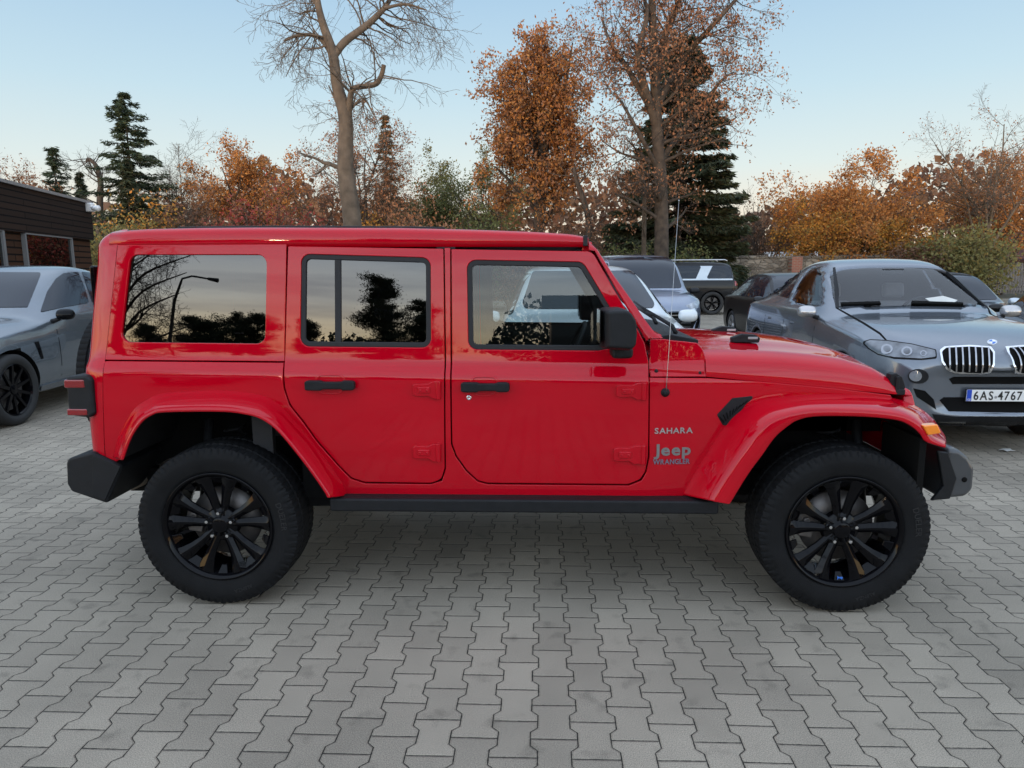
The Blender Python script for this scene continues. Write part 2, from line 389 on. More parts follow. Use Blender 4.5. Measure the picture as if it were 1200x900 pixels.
body = mkobj('body', [], [], RED, JEEP)      # filled below with the rear shell, so that the car has one body part
qp = []
def sidepanels(s):
    panel('quarter_panel', lower, [], RED, JEEP, s)
    hs = panel('hardtop_side', hard_side, [win1], RED, JEEP, s, holedepth=.035)
    panel('quarter_window', offset(win1, -.004)[0], [], GLASS_P, hs, s, off=-.013, depth=.004)
    panel('inner_lining', offset(hard_side, .015)[0], [offset(win1, -.004)[0]], TRIM, hs, s, off=-.046, depth=.002, edge=.001)
    # doors
    for (nm, o, w, gl) in (('rear_door', rdoor, rwin, GLASS_P), ('front_door', fdoor, fwin, GLASS_F)):
        d = panel(nm, o, [w], RED, JEEP, s, holedepth=.03)
        inner = offset(w, .024)[0]
        panel('window_seal', offset(w, -.001)[0], [inner], SEAL, d, s, off=-.004, edge=.004, depth=.014)
        panel('window_glass', offset(inner, -.004)[0], [], gl, d, s, off=-.014, depth=.003, edge=.001)
        if nm == 'rear_door':
            bar = T([(391.5, 299), (399, 299), (399.5, 405), (392, 405)])
            panel('window_divider', bar, [], SEAL, d, s, off=-.006)
        panel('door_trim', offset(o, .02)[0], [offset(w, .001)[0]], TRIM, d, s, off=-.0305, depth=.002, edge=.001)
        # handle
        hx0, hx1, hz = (360, 418, 450.5) if nm == 'rear_door' else (541, 597.5, 452.5)
        a = Us(hx0, hz); b = Us(hx1, hz); yy = float(wside(a[0], a[1]))
        rec = roundpoly([(a[0]+.05, a[1]-.036), (b[0]-.04, a[1]-.036), (b[0]-.03, a[1]+.036), (a[0]+.04, a[1]+.036)], .02)
        bz = (a[1]+b[1])/2
        mb = MB()
        P = [(a[0], -.021), (a[0]+.015, -.024), (a[0]+.075, -.024), (a[0]+.09, -.017), (b[0]-.07, -.017), (b[0]-.055, -.023), (b[0]-.012, -.023), (b[0], -.015),
             (b[0], .016), (b[0]-.012, .024), (b[0]-.055, .024), (b[0]-.07, .018), (a[0]+.09, .018), (a[0]+.075, .024), (a[0]+.015, .024), (a[0], .02)]
        mb.prism([(p[0], bz+p[1]) for p in P], s*(yy+.012), s*(yy+.048))
        mb.box((a[0]+.03, s*(yy+.01), bz), (.03, .03, .03)); mb.box((b[0]-.03, s*(yy+.01), bz), (.03, .03, .03))
        h = mb.build('door_handle', BLK, d, bevel=.007)
        mb = MB(); V = []
        # dished hollow behind the handle: a raised rim ring
        panel('handle_rim', roundpoly([(a[0]+.055, bz-.05), (b[0]-.07, bz-.05), (b[0]-.05, bz+.05), (a[0]+.035, bz+.05)], .03), [roundpoly([(a[0]+.065, bz-.042), (b[0]-.08, bz-.042), (b[0]-.062, bz+.042), (a[0]+.048, bz+.042)], .025)], RED, d, s, off=.0035, edge=.003, depth=.006)
        if nm == 'front_door':
            k = Us(549.5, 466); MB().lathe([(-.004*s, .0), (.004*s, .004), (.005*s, .010), (.002*s, .013), (-.01*s, .0135)], 20, 'y', (k[0], s*(yy+.0), k[1])).build('door_lock', CHROME, d, True)
        hp = [(484, 446, 517, 467), (484, 519, 517, 540)] if nm == 'rear_door' else [(722, 448, 757, 468), (719, 521, 756, 543)]
        for (x0, y0, x1, y1) in hp:
            a = Us(x0, y0); b = Us(x1, y1); zc = (a[1]+b[1])/2; hh = (a[1]-b[1])/2; yy = float(wside(a[0], zc)); X0, X1 = a[0], b[0]
            mb = MB(); hs2 = hh*.72
            mb.prism([(X0, zc-hs2*.8), (X0+.02, zc-hs2), (X0+.075, zc-hs2*.95), (X0+.10, zc-hh), (X1+.002, zc-hh), (X1+.002, zc+hh*.95), (X0+.10, zc+hh*.95), (X0+.075, zc+hs2*.95), (X0+.02, zc+hs2), (X0, zc+hs2*.8)], s*(yy-.004), s*(yy+.015))
            mb.box((X0+.055, s*(yy+.017), zc), (.06, .012, hs2*.9))
            mb.tube([(X1-.012, s*(yy+.012), zc-hh*1.02), (X1-.012, s*(yy+.012), zc+hh*1.0)], .013, 12)
            mb.build('hinge', RED, d, bevel=.004)
            for q in (.038, .072): MB().lathe([(0, .0), (s*.003, .002), (s*.002, .0055), (-s*.01, .006)], 10, 'y', (X0+q, s*(yy+.023), zc)).build('hinge_bolt', RED, d, True)
    # cowl side panel
    cw = T([(762, 397.5), (778, 397.5), (788, 399), (804, 400.5), (817, 402), (824, 410), (828.5, 425), (828.5, 441.5), (762, 441.5)])
    c = panel('cowl_panel', cw, [], RED, JEEP, s)
    for (px, py) in ((769, 435), (820, 437)):
        k = Us(px, py); MB().lathe([(s*.004, 0), (s*.005, .006), (0, .010), (-s*.005, .011)], 14, 'y', (k[0], s*float(wside(*k)), k[1])).build('screw', BLK, c, True)
both(sidepanels)

# ---- rear shell (tailgate side wraps round the corners) as one lofted sheet
def rear_rows():
    rows = []
    for z in list(np.arange(.545, 1.16, .06))+list(np.linspace(1.165, 1.22, 8))+list(np.arange(1.26, 1.74, .06))+list(np.linspace(1.76, 1.846, 9)):
        xs = XSEAM(z)
        xr = np.interp(z, [.5, .62, 1.16, 1.2, 1.45, 1.70], [-.70, -.735, -.735, -.728, -.70, -.665])
        w = float(wside(xs, z))
        if z > 1.74:
            q = min(1, (z-1.74)/.107); k = 1-math.sqrt(max(0, 1-q**2)); xr += k*.11; w = float(wside(xs, 1.74))-k*.09
        rows.append((z, xs, min(xr, xs-.012), w))
    return rows
_s = T([(123, 548), (122.5, 424), (122.2, 421), (136.8, 287), (141.5, 271)], 0); XSEAM = lambda z: float(np.interp(z, [p[1] for p in _s], [p[0] for p in _s]))+.003
rr_ = rear_rows(); V = []; nc = 0
for (z, xs, xr, w) in rr_:
    a = xs-xr; b = .13; row = []
    for k in range(9):
        q = k/8*math.pi/2; row.append((xs-a*math.sin(q), -(w-b+b*math.cos(q)), z))
    mid = [(xr-.012*(1-(y/(w-b))**2), y, z) for y in np.linspace(-(w-b), (w-b), 9)[1:-1]]
    row += mid; row += [(p[0], -p[1], p[2]) for p in row[:9][::-1]]; nc = len(row); V += row
F = [(i*nc+j, (i+1)*nc+j, (i+1)*nc+j+1, i*nc+j+1) for i in range(len(rr_)-1) for j in range(nc-1)]
top = len(V)-nc; F.append(tuple(range(top, top+nc)))
bpy.data.objects.remove(body); body = MB().add(V, F).build('rear_body', RED, JEEP, True)
MB().box((-.765, 0, 1.47), (.03, 1.02, .40)).build('rear_window', GBLK, JEEP, bevel=.012)
def lamp(s):
    x0, x1, z0, z1 = -.815, -.665, 1.0, 1.0
    p = U(86, 437, -.72); q = U(117, 488, -.76); z1, z0 = p[2], q[2]; X0, X1 = p[0], q[0]
    mb = MB(); mb.prism([(X0+.005, z0+.012), (X1-.03, z0), (X1, z0+.02), (X1, z1-.02), (X1-.03, z1), (X0+.01, z1-.008)], s*.60, s*.80)
    lm = mb.build('tail_lamp', BLK, JEEP, bevel=.014, seg=3)
    h = z1-z0
    for za, zb in ((z0+.012, z0+h*.22), (z1-h*.30, z1-h*.10)):
        mb = MB(); mb.prism([(X0-.001, za), (X1-.035, za), (X1-.035, zb), (X0+.002, zb)], s*.605, s*.804); mb.build('lamp_lens', REDL, lm, bevel=.008, seg=2)
both(lamp)

# ---- roof
zs_ = lambda x: np.interp(x, [-.54, .2, 1.1, 1.8], [1.772, 1.772, 1.768, 1.763])
zt_ = lambda x: np.interp(x, [-.54, -.4, -.1, .2, .9, 1.3, 1.55, 1.72, 1.80], [1.835, 1.846, 1.850, 1.850, 1.842, 1.829, 1.818, 1.806, 1.792])
xs_ = np.concatenate([np.linspace(-.545, 1.7, 26), np.linspace(1.74, 1.805, 5)])
V = []; N = 0
for x in xs_:
    w = float(wside(x, 1.76)); zs0 = float(zs_(x)); zt0 = float(zt_(x)); h = zt0-zs0; row = [(x, -(w-.02), zs0-.02), (x, -w+.0015, zs0-.001), (x, -w, zs0+.004), (x, -w+.004, zs0+h*.35)]
    for k in range(1, 8):
        q = k/7*math.pi/2; row.append((x, -(w-.004-.055*(1-math.cos(q))), zs0+h*.45+h*.55*math.sin(q)))
    for y in np.linspace(-(w-.12), 0, 6): row.append((x, y, zt0+.012*(1-(y/(w-.06))**2)))
    row += [(p[0], -p[1], p[2]) for p in row[:-1][::-1]]; N = len(row); V += row
F = [(i*N+j, (i+1)*N+j, (i+1)*N+j+1, i*N+j+1) for i in range(len(xs_)-1) for j in range(N-1)]
F.append(tuple(range(N))); F.append(tuple((len(xs_)-1)*N+j for j in range(N)))
roof = MB().add(V, F).build('roof', RED, JEEP, True)
roof.data.polygons[-1].use_smooth = False; roof.data.polygons[-2].use_smooth = False
def gut(s):
    w = float(wside(.6, 1.8)); MB().tube([(x, s*(w-.105), float(zt_(x))+.006) for x in np.linspace(-.25, 1.1, 12)], .006, 6).build('roof_rail_seal', SEAL, roof, True)
both(gut)

# ---- windscreen frame
pin = np.array(T([(697, 294), (722, 340), (747, 382), (757.5, 401), (760.5, 396.5)]))
psil = [(691, 283.5), (700, 292), (710, 307.5), (720, 323), (733, 339.5), (745, 357), (757.5, 376), (770, 391.5), (778, 397)]
def pil(s):
    A = [Us(*p) for p in [(690, 293), (697, 294), (709.5, 316), (722.5, 340), (735, 361), (747.5, 382), (757.5, 400), (760.5, 397), (762, 396.8)]]
    B = [Us(*p) for p in [(690.5, 283), (700, 292), (710, 307.5), (720, 323), (733, 341), (745, 358), (757.5, 376.5), (768, 390), (778, 396.5)]]
    V = []; n = 7
    for a, b in zip(A, B):
        wa = float(wside(*a)); wb = float(wside(*b)); w0 = min(wa, wb)
        a3 = np.array([a[0]-.0, -s*-1*0+wa, a[1]]); b3 = np.array([b[0], wb-.018, b[1]])
        u = b3-a3
        row = [a3-np.array([0, .02, 0]), a3-np.array([0, .001, 0]), a3+u*.06+np.array([0, .0015, 0]), a3+u*.5+np.array([0, .004, 0]), a3+u*.82+np.array([0, .001, 0]), b3-np.array([0, .003, 0]), b3-np.array([.01, .03, 0]), b3-np.array([.03, .07, 0])]
        V += [(p[0], s*p[1], p[2]) for p in row]; n = len(row)
    F = [(i*n+j, (i+1)*n+j, (i+1)*n+j+1, i*n+j+1) for i in range(len(A)-1) for j in range(n-1)]
    return MB().add(V, F).build('windscreen_pillar', RED, JEEP, True)
both(pil)
tp = Us(691, 284); bp_ = Us(776, 396)
wt = float(wside(*tp)); wb_ = float(wside(*bp_))
def bar(x, z, w, h, nm='windscreen_frame', m=RED, d=.05): return MB().box((x, 0, z), (d, 2*w, h)).build(nm, m, JEEP, bevel=.01)
bar(tp[0]-.01, tp[1]-.02, wt-.03, .05); bar(bp_[0]-.02, bp_[1]-.01, wb_-.04, .05)
V = [(tp[0]-.01, -(wt-.04), tp[1]-.01), (tp[0]-.01, (wt-.04), tp[1]-.01), (bp_[0]-.02, (wb_-.04), bp_[1]+.0), (bp_[0]-.02, -(wb_-.04), bp_[1]+.0)]
mkobj('windscreen', V, [(0, 1, 2, 3)], GLASS_F, JEEP)
MB().box((tp[0]-.02, -(wt-.035), tp[1]+.008), (.022, .08, .05)).build('roof_joint_seal', SEAL, JEEP, bevel=.004)

# ---- cowl top, hood
HX0, HX1 = 2.375, 3.43
def seamz(x): return np.interp(x, [2.0, 2.378, 3.322, 3.45], [1.150, 1.121, 1.014, 1.0])
def hoodtop(x): return np.interp(x, [2.0, 2.35, 2.55, 2.75, 2.95, 3.10, 3.25, 3.33, 3.38, 3.43], [1.280, 1.276, 1.272, 1.262, 1.243, 1.220, 1.178, 1.135, 1.095, 1.03])
def hood_section(x, grow=0.):
    w = float(wside(x, seamz(x)+.0)); zs0 = float(seamz(x)); zt0 = float(hoodtop(x)); row = []
    zc = zt0-.035*(1 if zt0-zs0 > .08 else max(.1, (zt0-zs0)/.08))     # height at the edge of the top
    row.append((x, -(w-.022), zs0-.004)); row.append((x, -w+.002, zs0)); row.append((x, -w, zs0+.004)); h = zc-zs0
    row.append((x, -w+.004, zs0+h*.25)); row.append((x, -w+.012, zs0+h*.45))
    for k in range(1, 8):
        q = k/7*math.pi/2; row.append((x, -(w-.012-.14*(1-math.cos(q))), zs0+h*.45+h*.55*math.sin(q)))
    wi = w-.152
    for y in np.linspace(-wi, 0, 9)[1:]:
        t = abs(y)/wi
        bulge = .010/(1+math.exp((t-.72)*28)) if x < 3.2 else .006*(3.43-x)/.23/(1+math.exp((t-.72)*28))
        row.append((x, y, zc+(zt0-zc-.010)*(1-t**2)+bulge))
    return row+[(p[0], -p[1], p[2]) for p in row[:-1][::-1]]
xs_ = list(np.linspace(HX0, 3.1, 14))+list(np.linspace(3.13, 3.43, 11)); V = []
for x in xs_: V += hood_section(x)
N = len(hood_section(3)); F = [(i*N+j, (i+1)*N+j, (i+1)*N+j+1, i*N+j+1) for i in range(len(xs_)-1) for j in range(N-1)]
V += [(p[0], p[1], p[2]-.03) for p in hood_section(HX0)]; k = len(V)-N; F += [(k+j, j, j+1, k+j+1) for j in range(N-1)]
hood = MB().add(V, F).build('hood', RED, JEEP, True)
md = hood.modifiers.new('es', 'EDGE_SPLIT'); md.split_angle = R(50)
# cowl top behind the hood (red, then black grille under the screen)
xs_ = list(np.linspace(2.10, HX0-.008, 8)); V = []
for x in xs_:
    t = (HX0-x)/(HX0-2.1); V += [(p[0], p[1]*.995, p[2]+.0) for p in hood_section(x)]
F = [(i*N+j, (i+1)*N+j, (i+1)*N+j+1, i*N+j+1) for i in range(len(xs_)-1) for j in range(N-1)]
MB().add(V, F).build('cowl_top', RED, JEEP, True)
g = U(812, 399, -.45)
mb = MB(); zc = 1.292
mb.prism([(2.14, 1.30), (2.22, 1.315), (2.36, 1.288), (2.36, 1.26), (2.14, 1.26)], -.62, .62); cg = mb.build('cowl_grille', BLK, JEEP, bevel=.006)
for y0, y1 in ((-.5, .0), (.12, .6)):
    mb = MB(); mb.tube([(2.27, y0, 1.31), (2.255, y0+.03, 1.345), (2.12, y0+.14, 1.43), (2.10, y0+.36, 1.455)], [.012, .012, .008, .006], 6)
    mb.tube([(2.14, y0-.02, 1.405), (2.12, y1, 1.42)], .008, 6); mb.build('wiper', BLK, JEEP, True)
# hood rubber stops (dark ovals with a slot) and washer jets
for (px, py, yy) in ((873, 393.5, -.40), (849, 384.5, .10)):
    p = U(px, py, yy); z = p[2]
    z = float(hoodtop(p[0]))-.004; mb = MB()
    mb.prism([(p[0]-.07, z-.012), (p[0]+.07, z-.012), (p[0]+.075, z+.012), (p[0]+.05, z+.030), (p[0]-.02, z+.034), (p[0]-.075, z+.014)], p[1]-.022, p[1]+.022)
    st = mb.build('hood_bumper', BLK, hood, bevel=.006)
    MB().box((p[0]+.035, p[1]-.0225, z+.013), (.05, .004, .012)).build('slot', SILVER, hood, bevel=.001)
# hood latch, near and far
def latch(s):
    p = U(1055, 449, -.60); x, z = p[0]-.02, p[2]
    mb = MB(); mb.prism([(x-.03, z-.05), (x+.035, z-.055), (x+.05, z-.02), (x+.03, z+.03), (x+.0, z+.05), (x-.028, z+.045)], s*.545, s*.60)
    mb.box((x+.02, s*.585, z-.045), (.05, .05, .03)); mb.box((x+.005, s*.60, z), (.02, .02, .07)); mb.build('hood_latch', BLK, hood, bevel=.006)
both(latch)

# ---- front grille panel and head lamps (hardly seen from the side)
pr_ = roundpoly([(-.60, .66), (.60, .66), (.60, .92), (.575, 1.03), (-.575, 1.03), (-.60, .92)], .05, 5)
mb = MB(); n = len(pr_)
V = [(3.40, p[0], p[1]) for p in pr_]+[(3.475-.03*max(0, (p[1]-.9)/.13), p[0]*.985, p[1]) for p in pr_]
F = [tuple(range(n)), tuple(range(2*n-1, n-1, -1))]+[(i, (i+1) % n, n+(i+1) % n, n+i) for i in range(n)]
grp = MB().add(V, F).build('grille_panel', RED, JEEP, bevel=.012)
for i in range(7): MB().box((3.462, (i-3)*.093, .865), (.05, .052, .235)).build('grille_slot', BLK2, grp, bevel=.015)
for s in (-1, 1):
    h = MB().lathe([(0, .10), (.03, .10), (.035, .088), (.02, .084), (.03, .05), (.034, 0)], 32, 'x', (3.45, s*.43, .885)).build('head_lamp', HEADL, JEEP, True)
    MB().lathe([(0, .104), (.036, .104), (.04, .098), (.036, .09)], 32, 'x', (3.448, s*.43, .885)).build('lamp_ring', GBLK, h, True)
# ---- wheel-arch flares, lofted between the two edges measured off the photograph
FA = [(799.5, 580), (812, 557), (827.5, 532), (845, 505), (861, 485.5), (887, 470), (922, 464), (957, 461.7), (1006, 463), (1048, 467), (1076, 477), (1093.5, 491), (1104, 505), (1109, 513)]
FC = [(855.5, 591), (861, 582), (876.5, 557), (894, 533), (908, 513.5), (922, 501), (936, 492.5), (957, 488.3), (1006, 488.3), (1048, 492), (1065.5, 498), (1078, 508), (1086, 518), (1107.5, 525)]
RA = [(131, 536), (138, 511.5), (153, 483.5), (169, 469.5), (194, 460), (259, 457), (302.6, 461.8), (324, 471), (340, 486.7), (371, 524), (400, 564.4), (407, 581)]
RC = [(144, 539), (153, 514.6), (165, 496), (178, 486.7), (194, 483.5), (259, 483), (290, 486.7), (309, 493.5), (327.5, 508.4), (355.5, 542.6), (378, 574), (383, 583)]
def catmull(P, n=6):
    P = [np.array(p, float) for p in P]; out = []
    for i in range(len(P)-1):
        p0 = P[max(i-1, 0)]; p1 = P[i]; p2 = P[i+1]; p3 = P[min(i+2, len(P)-1)]
        for k in range(n):
            t = k/n; out.append(.5*((2*p1)+(-p0+p2)*t+(2*p0-5*p1+4*p2-p3)*t*t+(-p0+3*p1-3*p2+p3)*t**3))
    out.append(P[-1]); return out
def flare(A, Cc, fb, s, nm):
    A = catmull(A); Cc = catmull(Cc); V = []; Lr = []; n = 0
    for a, c in zip(A, Cc):
        b = c+(a-c)*fb
        pa = Us(*a); wa = float(wside(*pa)); pa = np.array([pa[0], -wa+.004, pa[1]])
        pb = U(b[0], b[1], -.926); pc = U(c[0], c[1], -.938)
        m1 = pa*.45+pb*.55; rad = (pb-pc); rad[1] = 0; rad /= np.linalg.norm(rad)+1e-9
        yA = pa[1]
        row = [pa+np.array([0, .03, 0]), pa+np.array([0, -.001, 0]), pa*.93+pb*.07-rad*.004, pa*.55+pb*.45+rad*.006, pa*.2+pb*.8+rad*.007, pa*.06+pb*.94+rad*.003, pb+np.array([0, -.004, 0])-rad*.003,
               pb*.8+pc*.2+np.array([0, -.006, 0]), pb*.4+pc*.6+np.array([0, -.004, 0]), pc*.92+pb*.08, pc+np.array([0, .006, 0])]
        V += [(p[0], -s*p[1]*1.0 if s > 0 else p[1], p[2]) for p in row]; n = len(row)
        d = pc+rad*.004; Lr.append([d+np.array([0, .004, 0]), d+rad*.012+np.array([0, .03, 0]), np.array([d[0], -.80, d[2]])+rad*.012, np.array([d[0], -.44, d[2]])+rad*.012])
    F = [(i*n+j, (i+1)*n+j, (i+1)*n+j+1, i*n+j+1) for i in range(len(A)-1) for j in range(n-1)]
    F.append(tuple(range(n))); F.append(tuple((len(A)-1)*n+j for j in range(n)))
    fl = MB().add(V, F).build(nm, RED, JEEP, True)
    fl.data.polygons[-1].use_smooth = False; fl.data.polygons[-2].use_smooth = False
    V = []; m = 4
    for row in Lr: V += [(p[0], p[1] if s < 0 else -p[1], p[2]) for p in row]
    F = [(i*m+j, (i+1)*m+j, (i+1)*m+j+1, i*m+j+1) for i in range(len(Lr)-1) for j in range(m-1)]
    MB().add(V, F).build('wheel_liner', BLK, JEEP, True)
    return fl
for s in (-1, 1):
    ff = flare(FA, FC, .38, s, 'front_wheel_flare'); rf = flare(RA, RC, .24, s, 'rear_wheel_flare')
    P = [U(a, b, -.93) for a, b in [(1079.5, 498), (1097, 496.5), (1101.5, 507), (1086, 509.5)]]
    MB().prism([(p[0], p[2]) for p in P], s*.90, s*.945).build('turn_signal', AMBER, ff, bevel=.006)
    # vent behind the front wheel
    vo = roundpoly(T([(840, 486), (858, 466.5), (886, 463.5), (874, 474), (856, 498.5), (847, 498.5)]), .008, 3)
    v = panel('side_vent', vo, [], BLK, JEEP, s, off=.004, edge=.004, depth=.02)
    mb = MB()
    q = T([(843, 487), (859, 470), (880, 466), (870, 475), (855, 495), (848, 496)]); cx = np.array(q)
    for k in range(9):
        a = cx[0]*(1-k/9)+cx[2]*(k/9)*1+0; b = cx[5]*(1-k/9)+cx[3]*(k/9)
        y = float(wside(a[0], a[1]))+.004
        mb.tube([(a[0], s*y, a[1]-.004), (b[0], s*(y+.001), b[1]+.004)], .0035, 5)
    mb.build('vent_mesh', BLK2, v)

# ---- sills, steps, bumpers, underbody
def lowerparts(s):
    a = U(386, 584, -.85); b = U(842, 603, -.85)
    mb = MB(); mb.prism([(a[0], b[2]), (a[0], a[2]), (b[0], a[2]), (b[0], b[2])], s*.76, s*.855); mb.build('side_step', BLK, JEEP, bevel=.012)
    for x in np.linspace(a[0]+.1, b[0]-.1, 5): MB().box((x, s*.66, b[2]+.02), (.04, .3, .03)).build('step_bracket', BLK2, JEEP)
both(lowerparts)
P = [U(a, b, -.78) for a, b in [(80, 541), (83, 536), (111, 529), (146, 545), (140, 560), (128, 589), (86, 575), (81, 566)]]
rb = MB().prism([(p[0], p[2]) for p in P], -.80, .80).build('rear_bumper', BLK, JEEP, bevel=.03, seg=4)
P = [U(a, b, -.80) for a, b in [(109, 536), (111, 533), (142, 546.5), (124, 586), (108, 581)]]
for s in (-1, 1): MB().prism([(p[0], p[2]) for p in P], s*.795, s*.806).build('bumper_end_cap', BLK, rb, bevel=.004)
BGREY = mat('bumper_grey', (.045, .048, .052), .42, 0, .3, .5, .1, 10)
P = [U(a, b, -.79) for a, b in [(1110, 525), (1124, 527), (1134, 535), (1142, 548), (1140, 573), (1132, 582), (1100, 585), (1104, 560)]]
fb = MB().prism([(p[0], p[2]) for p in P], -.80, .80).build('front_bumper', BGREY, JEEP, bevel=.032, seg=4)
P = [U(a, b, -.80) for a, b in [(1097, 528), (1110, 530), (1120, 560), (1112, 584), (1090, 586), (1104, 569)]]
for s in (-1, 1):
    MB().prism([(p[0], p[2]) for p in P], s*.79, s*.812).build('bumper_end_cap', BLK, fb, bevel=.006)
p = U(1130, 562, -.8); MB().lathe([(-.004, 0), (-.004, .012), (.01, .014)], 16, 'y', (p[0], -.80, p[2])).build('parking_sensor', BLK2, fb, True)
mb = MB()
mb.box((1.40, 0, .50), (2.1, 1.46, .10)); mb.box((1.4, 0, .80), (2.05, 1.49, .60)); mb.box((1.25, 0, .80), (3.9, .84, .44)); mb.box((2.75, 0, .90), (1.25, .84, .24))
mb.box((-.15, 0, 1.05), (1.1, 1.42, .22)); mb.box((2.3, 0, .95), (.25, 1.36, .35))
mb.build('floor_and_gap_backing', BLK2, JEEP)  # underbody, plus unseen dark boxes added so the panel gaps stay black
for s in (-1, 1):
    MB().box((1.45, s*.42, .50), (4.3, .07, .13)).build('chassis_rail', BLK2, JEEP)
    MB().box((3.335, s*.74, .68), (.03, .36, .36)).box((3.36, s*.62, .74), (.04, .06, .36)).build('splash_guard', BLK2, JEEP)
for x in (0, 3.008):
    mb = MB(); mb.tube([(x, -.74, .405), (x, .74, .405)], .045, 12); mb.lathe([(-.13, .05), (-.08, .12), (0, .15), (.08, .12), (.13, .05)], 16, 'y', (x, .12, .405))
    mb.build('axle', BLK, JEEP, True)
    for s in (-1, 1):
        mb = MB(); n = 70; xo = .16 if x > 1 else -.16
        mb.tube([(x+xo*.4+.055*math.cos(k/n*math.pi*12), s*.50+.055*math.sin(k/n*math.pi*12), .46+.36*k/n) for k in range(n+1)], .008, 6)
        mb.build('coil_spring', BLK, JEEP, True)
        RS = mat('red_spring', (.45, .01, .01), .4)
        MB().tube([(x+xo*1.4, s*.60, .42), (x+xo*1.2, s*.52, .86)], [.018, .026], 12).build('shock_absorber', BLK, JEEP, True)
mb = MB(); mb.tube([(-.5, -.3, .50), (-.62, -.42, .50), (-.66, -.52, .49)], .032, 12); mb.tube([(-.45, -.45, .52), (-.45, .3, .52)], .10, 16)
mb.build('exhaust', mat('exhaust_metal', (.25, .21, .17), .45, .8), JEEP, True)

# ---- wheels
def make_tyre(parent, Rr=.405, w=.275, rim=.268):
    prof = [(-.100, rim-.006), (-.118, rim+.004), (-.126, rim+.018), (-.127, rim+.022), (-.1345, rim+.05), (-.1375, rim+.075), (-.1370, rim+.082), (-.1345, rim+.100), (-.1290, Rr-.019), (-.1225, Rr-.010)]
    prof = [(a*w/.275, b) for a, b in prof]
    n = 288; ys = np.array([-.1225, -.108, -.106, -.070, -.066, -.058, -.054, -.022, -.018])*w/.275
    ys = list(ys)+[-y for y in ys[::-1]]; V = []; F = []; m = 0
    for k in range(n):
        q = 2*math.pi*k/n; row = list(prof[:-1])
        for j, y in enumerate(ys):
            c = y/(w/2); r = Rr-.010*c**4-.002
            groove = j in (4, 5, 12, 13)
            blk = ((k+(2 if abs(y) > .06*w/.275 else 0)+(1 if y > 0 else 0)) % 4) in (0,)
            if groove: r -= .008
            elif blk and abs(y) > .02*w/.275: r -= .0045
            row.append((y, r))
        row += [(-a, b) for a, b in prof[:-1][::-1]]
        # shoulder lugs reach down the sidewall
        if (k % 4) in (0,): row[len(prof)-2] = (row[len(prof)-2][0]+.007, row[len(prof)-2][1]-.003); row[len(prof)-3] = (row[len(prof)-3][0]+(.004 if k % 8 < 4 else .0), row[len(prof)-3][1])
        V += [(r*math.cos(q), a, r*math.sin(q)) for a, r in row]; m = len(row)
    for k in range(n):
        k2 = (k+1) % n; F += [(k*m+j, k2*m+j, k2*m+j+1, k*m+j+1) for j in range(m-1)]
    o = MB().add(V, F).build('tyre', TYRE, parent, True)
    md = o.modifiers.new('es', 'EDGE_SPLIT'); md.split_angle = R(35)
    return o
def arc_text(txt, r, a0, size, parent, m, flip=1, y=-.1372):
    cur = 0; mb = MB(); a = a0
    for ch in txt:
        if ch == ' ': a -= size*.5/r*flip; continue
        V, F, wd = glyph(ch, size, .0012)
        ca, sa = math.cos(a), math.sin(a)
        ex = np.array([math.sin(a), 0, -math.cos(a)])*flip; ez = np.array([ca, 0, sa])*flip
        o = np.array([ca*r, y, sa*r])
        mb.add([o+ex*v[0]+ez*(v[1]-size*.35)+np.array([0, -v[2], 0]) for v in V], F)
        a -= (wd+size*.12)/r*flip
    return mb.build('lettering', m, parent)
_gc = {}
def glyph(ch, size, ext, offs=.0):
    key = (ch, size, ext, offs)
    if key in _gc: return _gc[key]
    c = bpy.data.curves.new('t', 'FONT'); c.body = ch; c.size = size; c.extrude = ext; c.offset = offs; c.resolution_u = 3
    o = bpy.data.objects.new('t', c); COL.objects.link(o)
    dg = bpy.context.evaluated_depsgraph_get(); me = bpy.data.meshes.new_from_object(o.evaluated_get(dg))
    V = np.array([tuple(v.co) for v in me.vertices]); F = [tuple(p.vertices) for p in me.polygons]
    bpy.data.objects.remove(o); bpy.data.curves.remove(c); bpy.data.meshes.remove(me)
    wd = (V[:, 0].max()-V[:, 0].min()) if len(V) else size*.3
    if len(V): V[:, 0] -= V[:, 0].min()
    _gc[key] = (V, F, wd); return _gc[key]
def text_mesh(txt, size, ext, offs, fit_w=None, shear=0., gap=.0):
    mb = MB(); x = 0
    for ch in txt:
        if ch == ' ': x += size*.3; continue
        V, F, wd = glyph(ch, size, ext, offs); mb.add([(v[0]+x, v[1], v[2]) for v in V], F); x += wd+size*.09+gap
    V = np.array(mb.V)
    if fit_w: V[:, 0] *= fit_w/V[:, 0].max()
    V[:, 0] += V[:, 1]*shear
    mb.V = [tuple(v) for v in V]; return mb

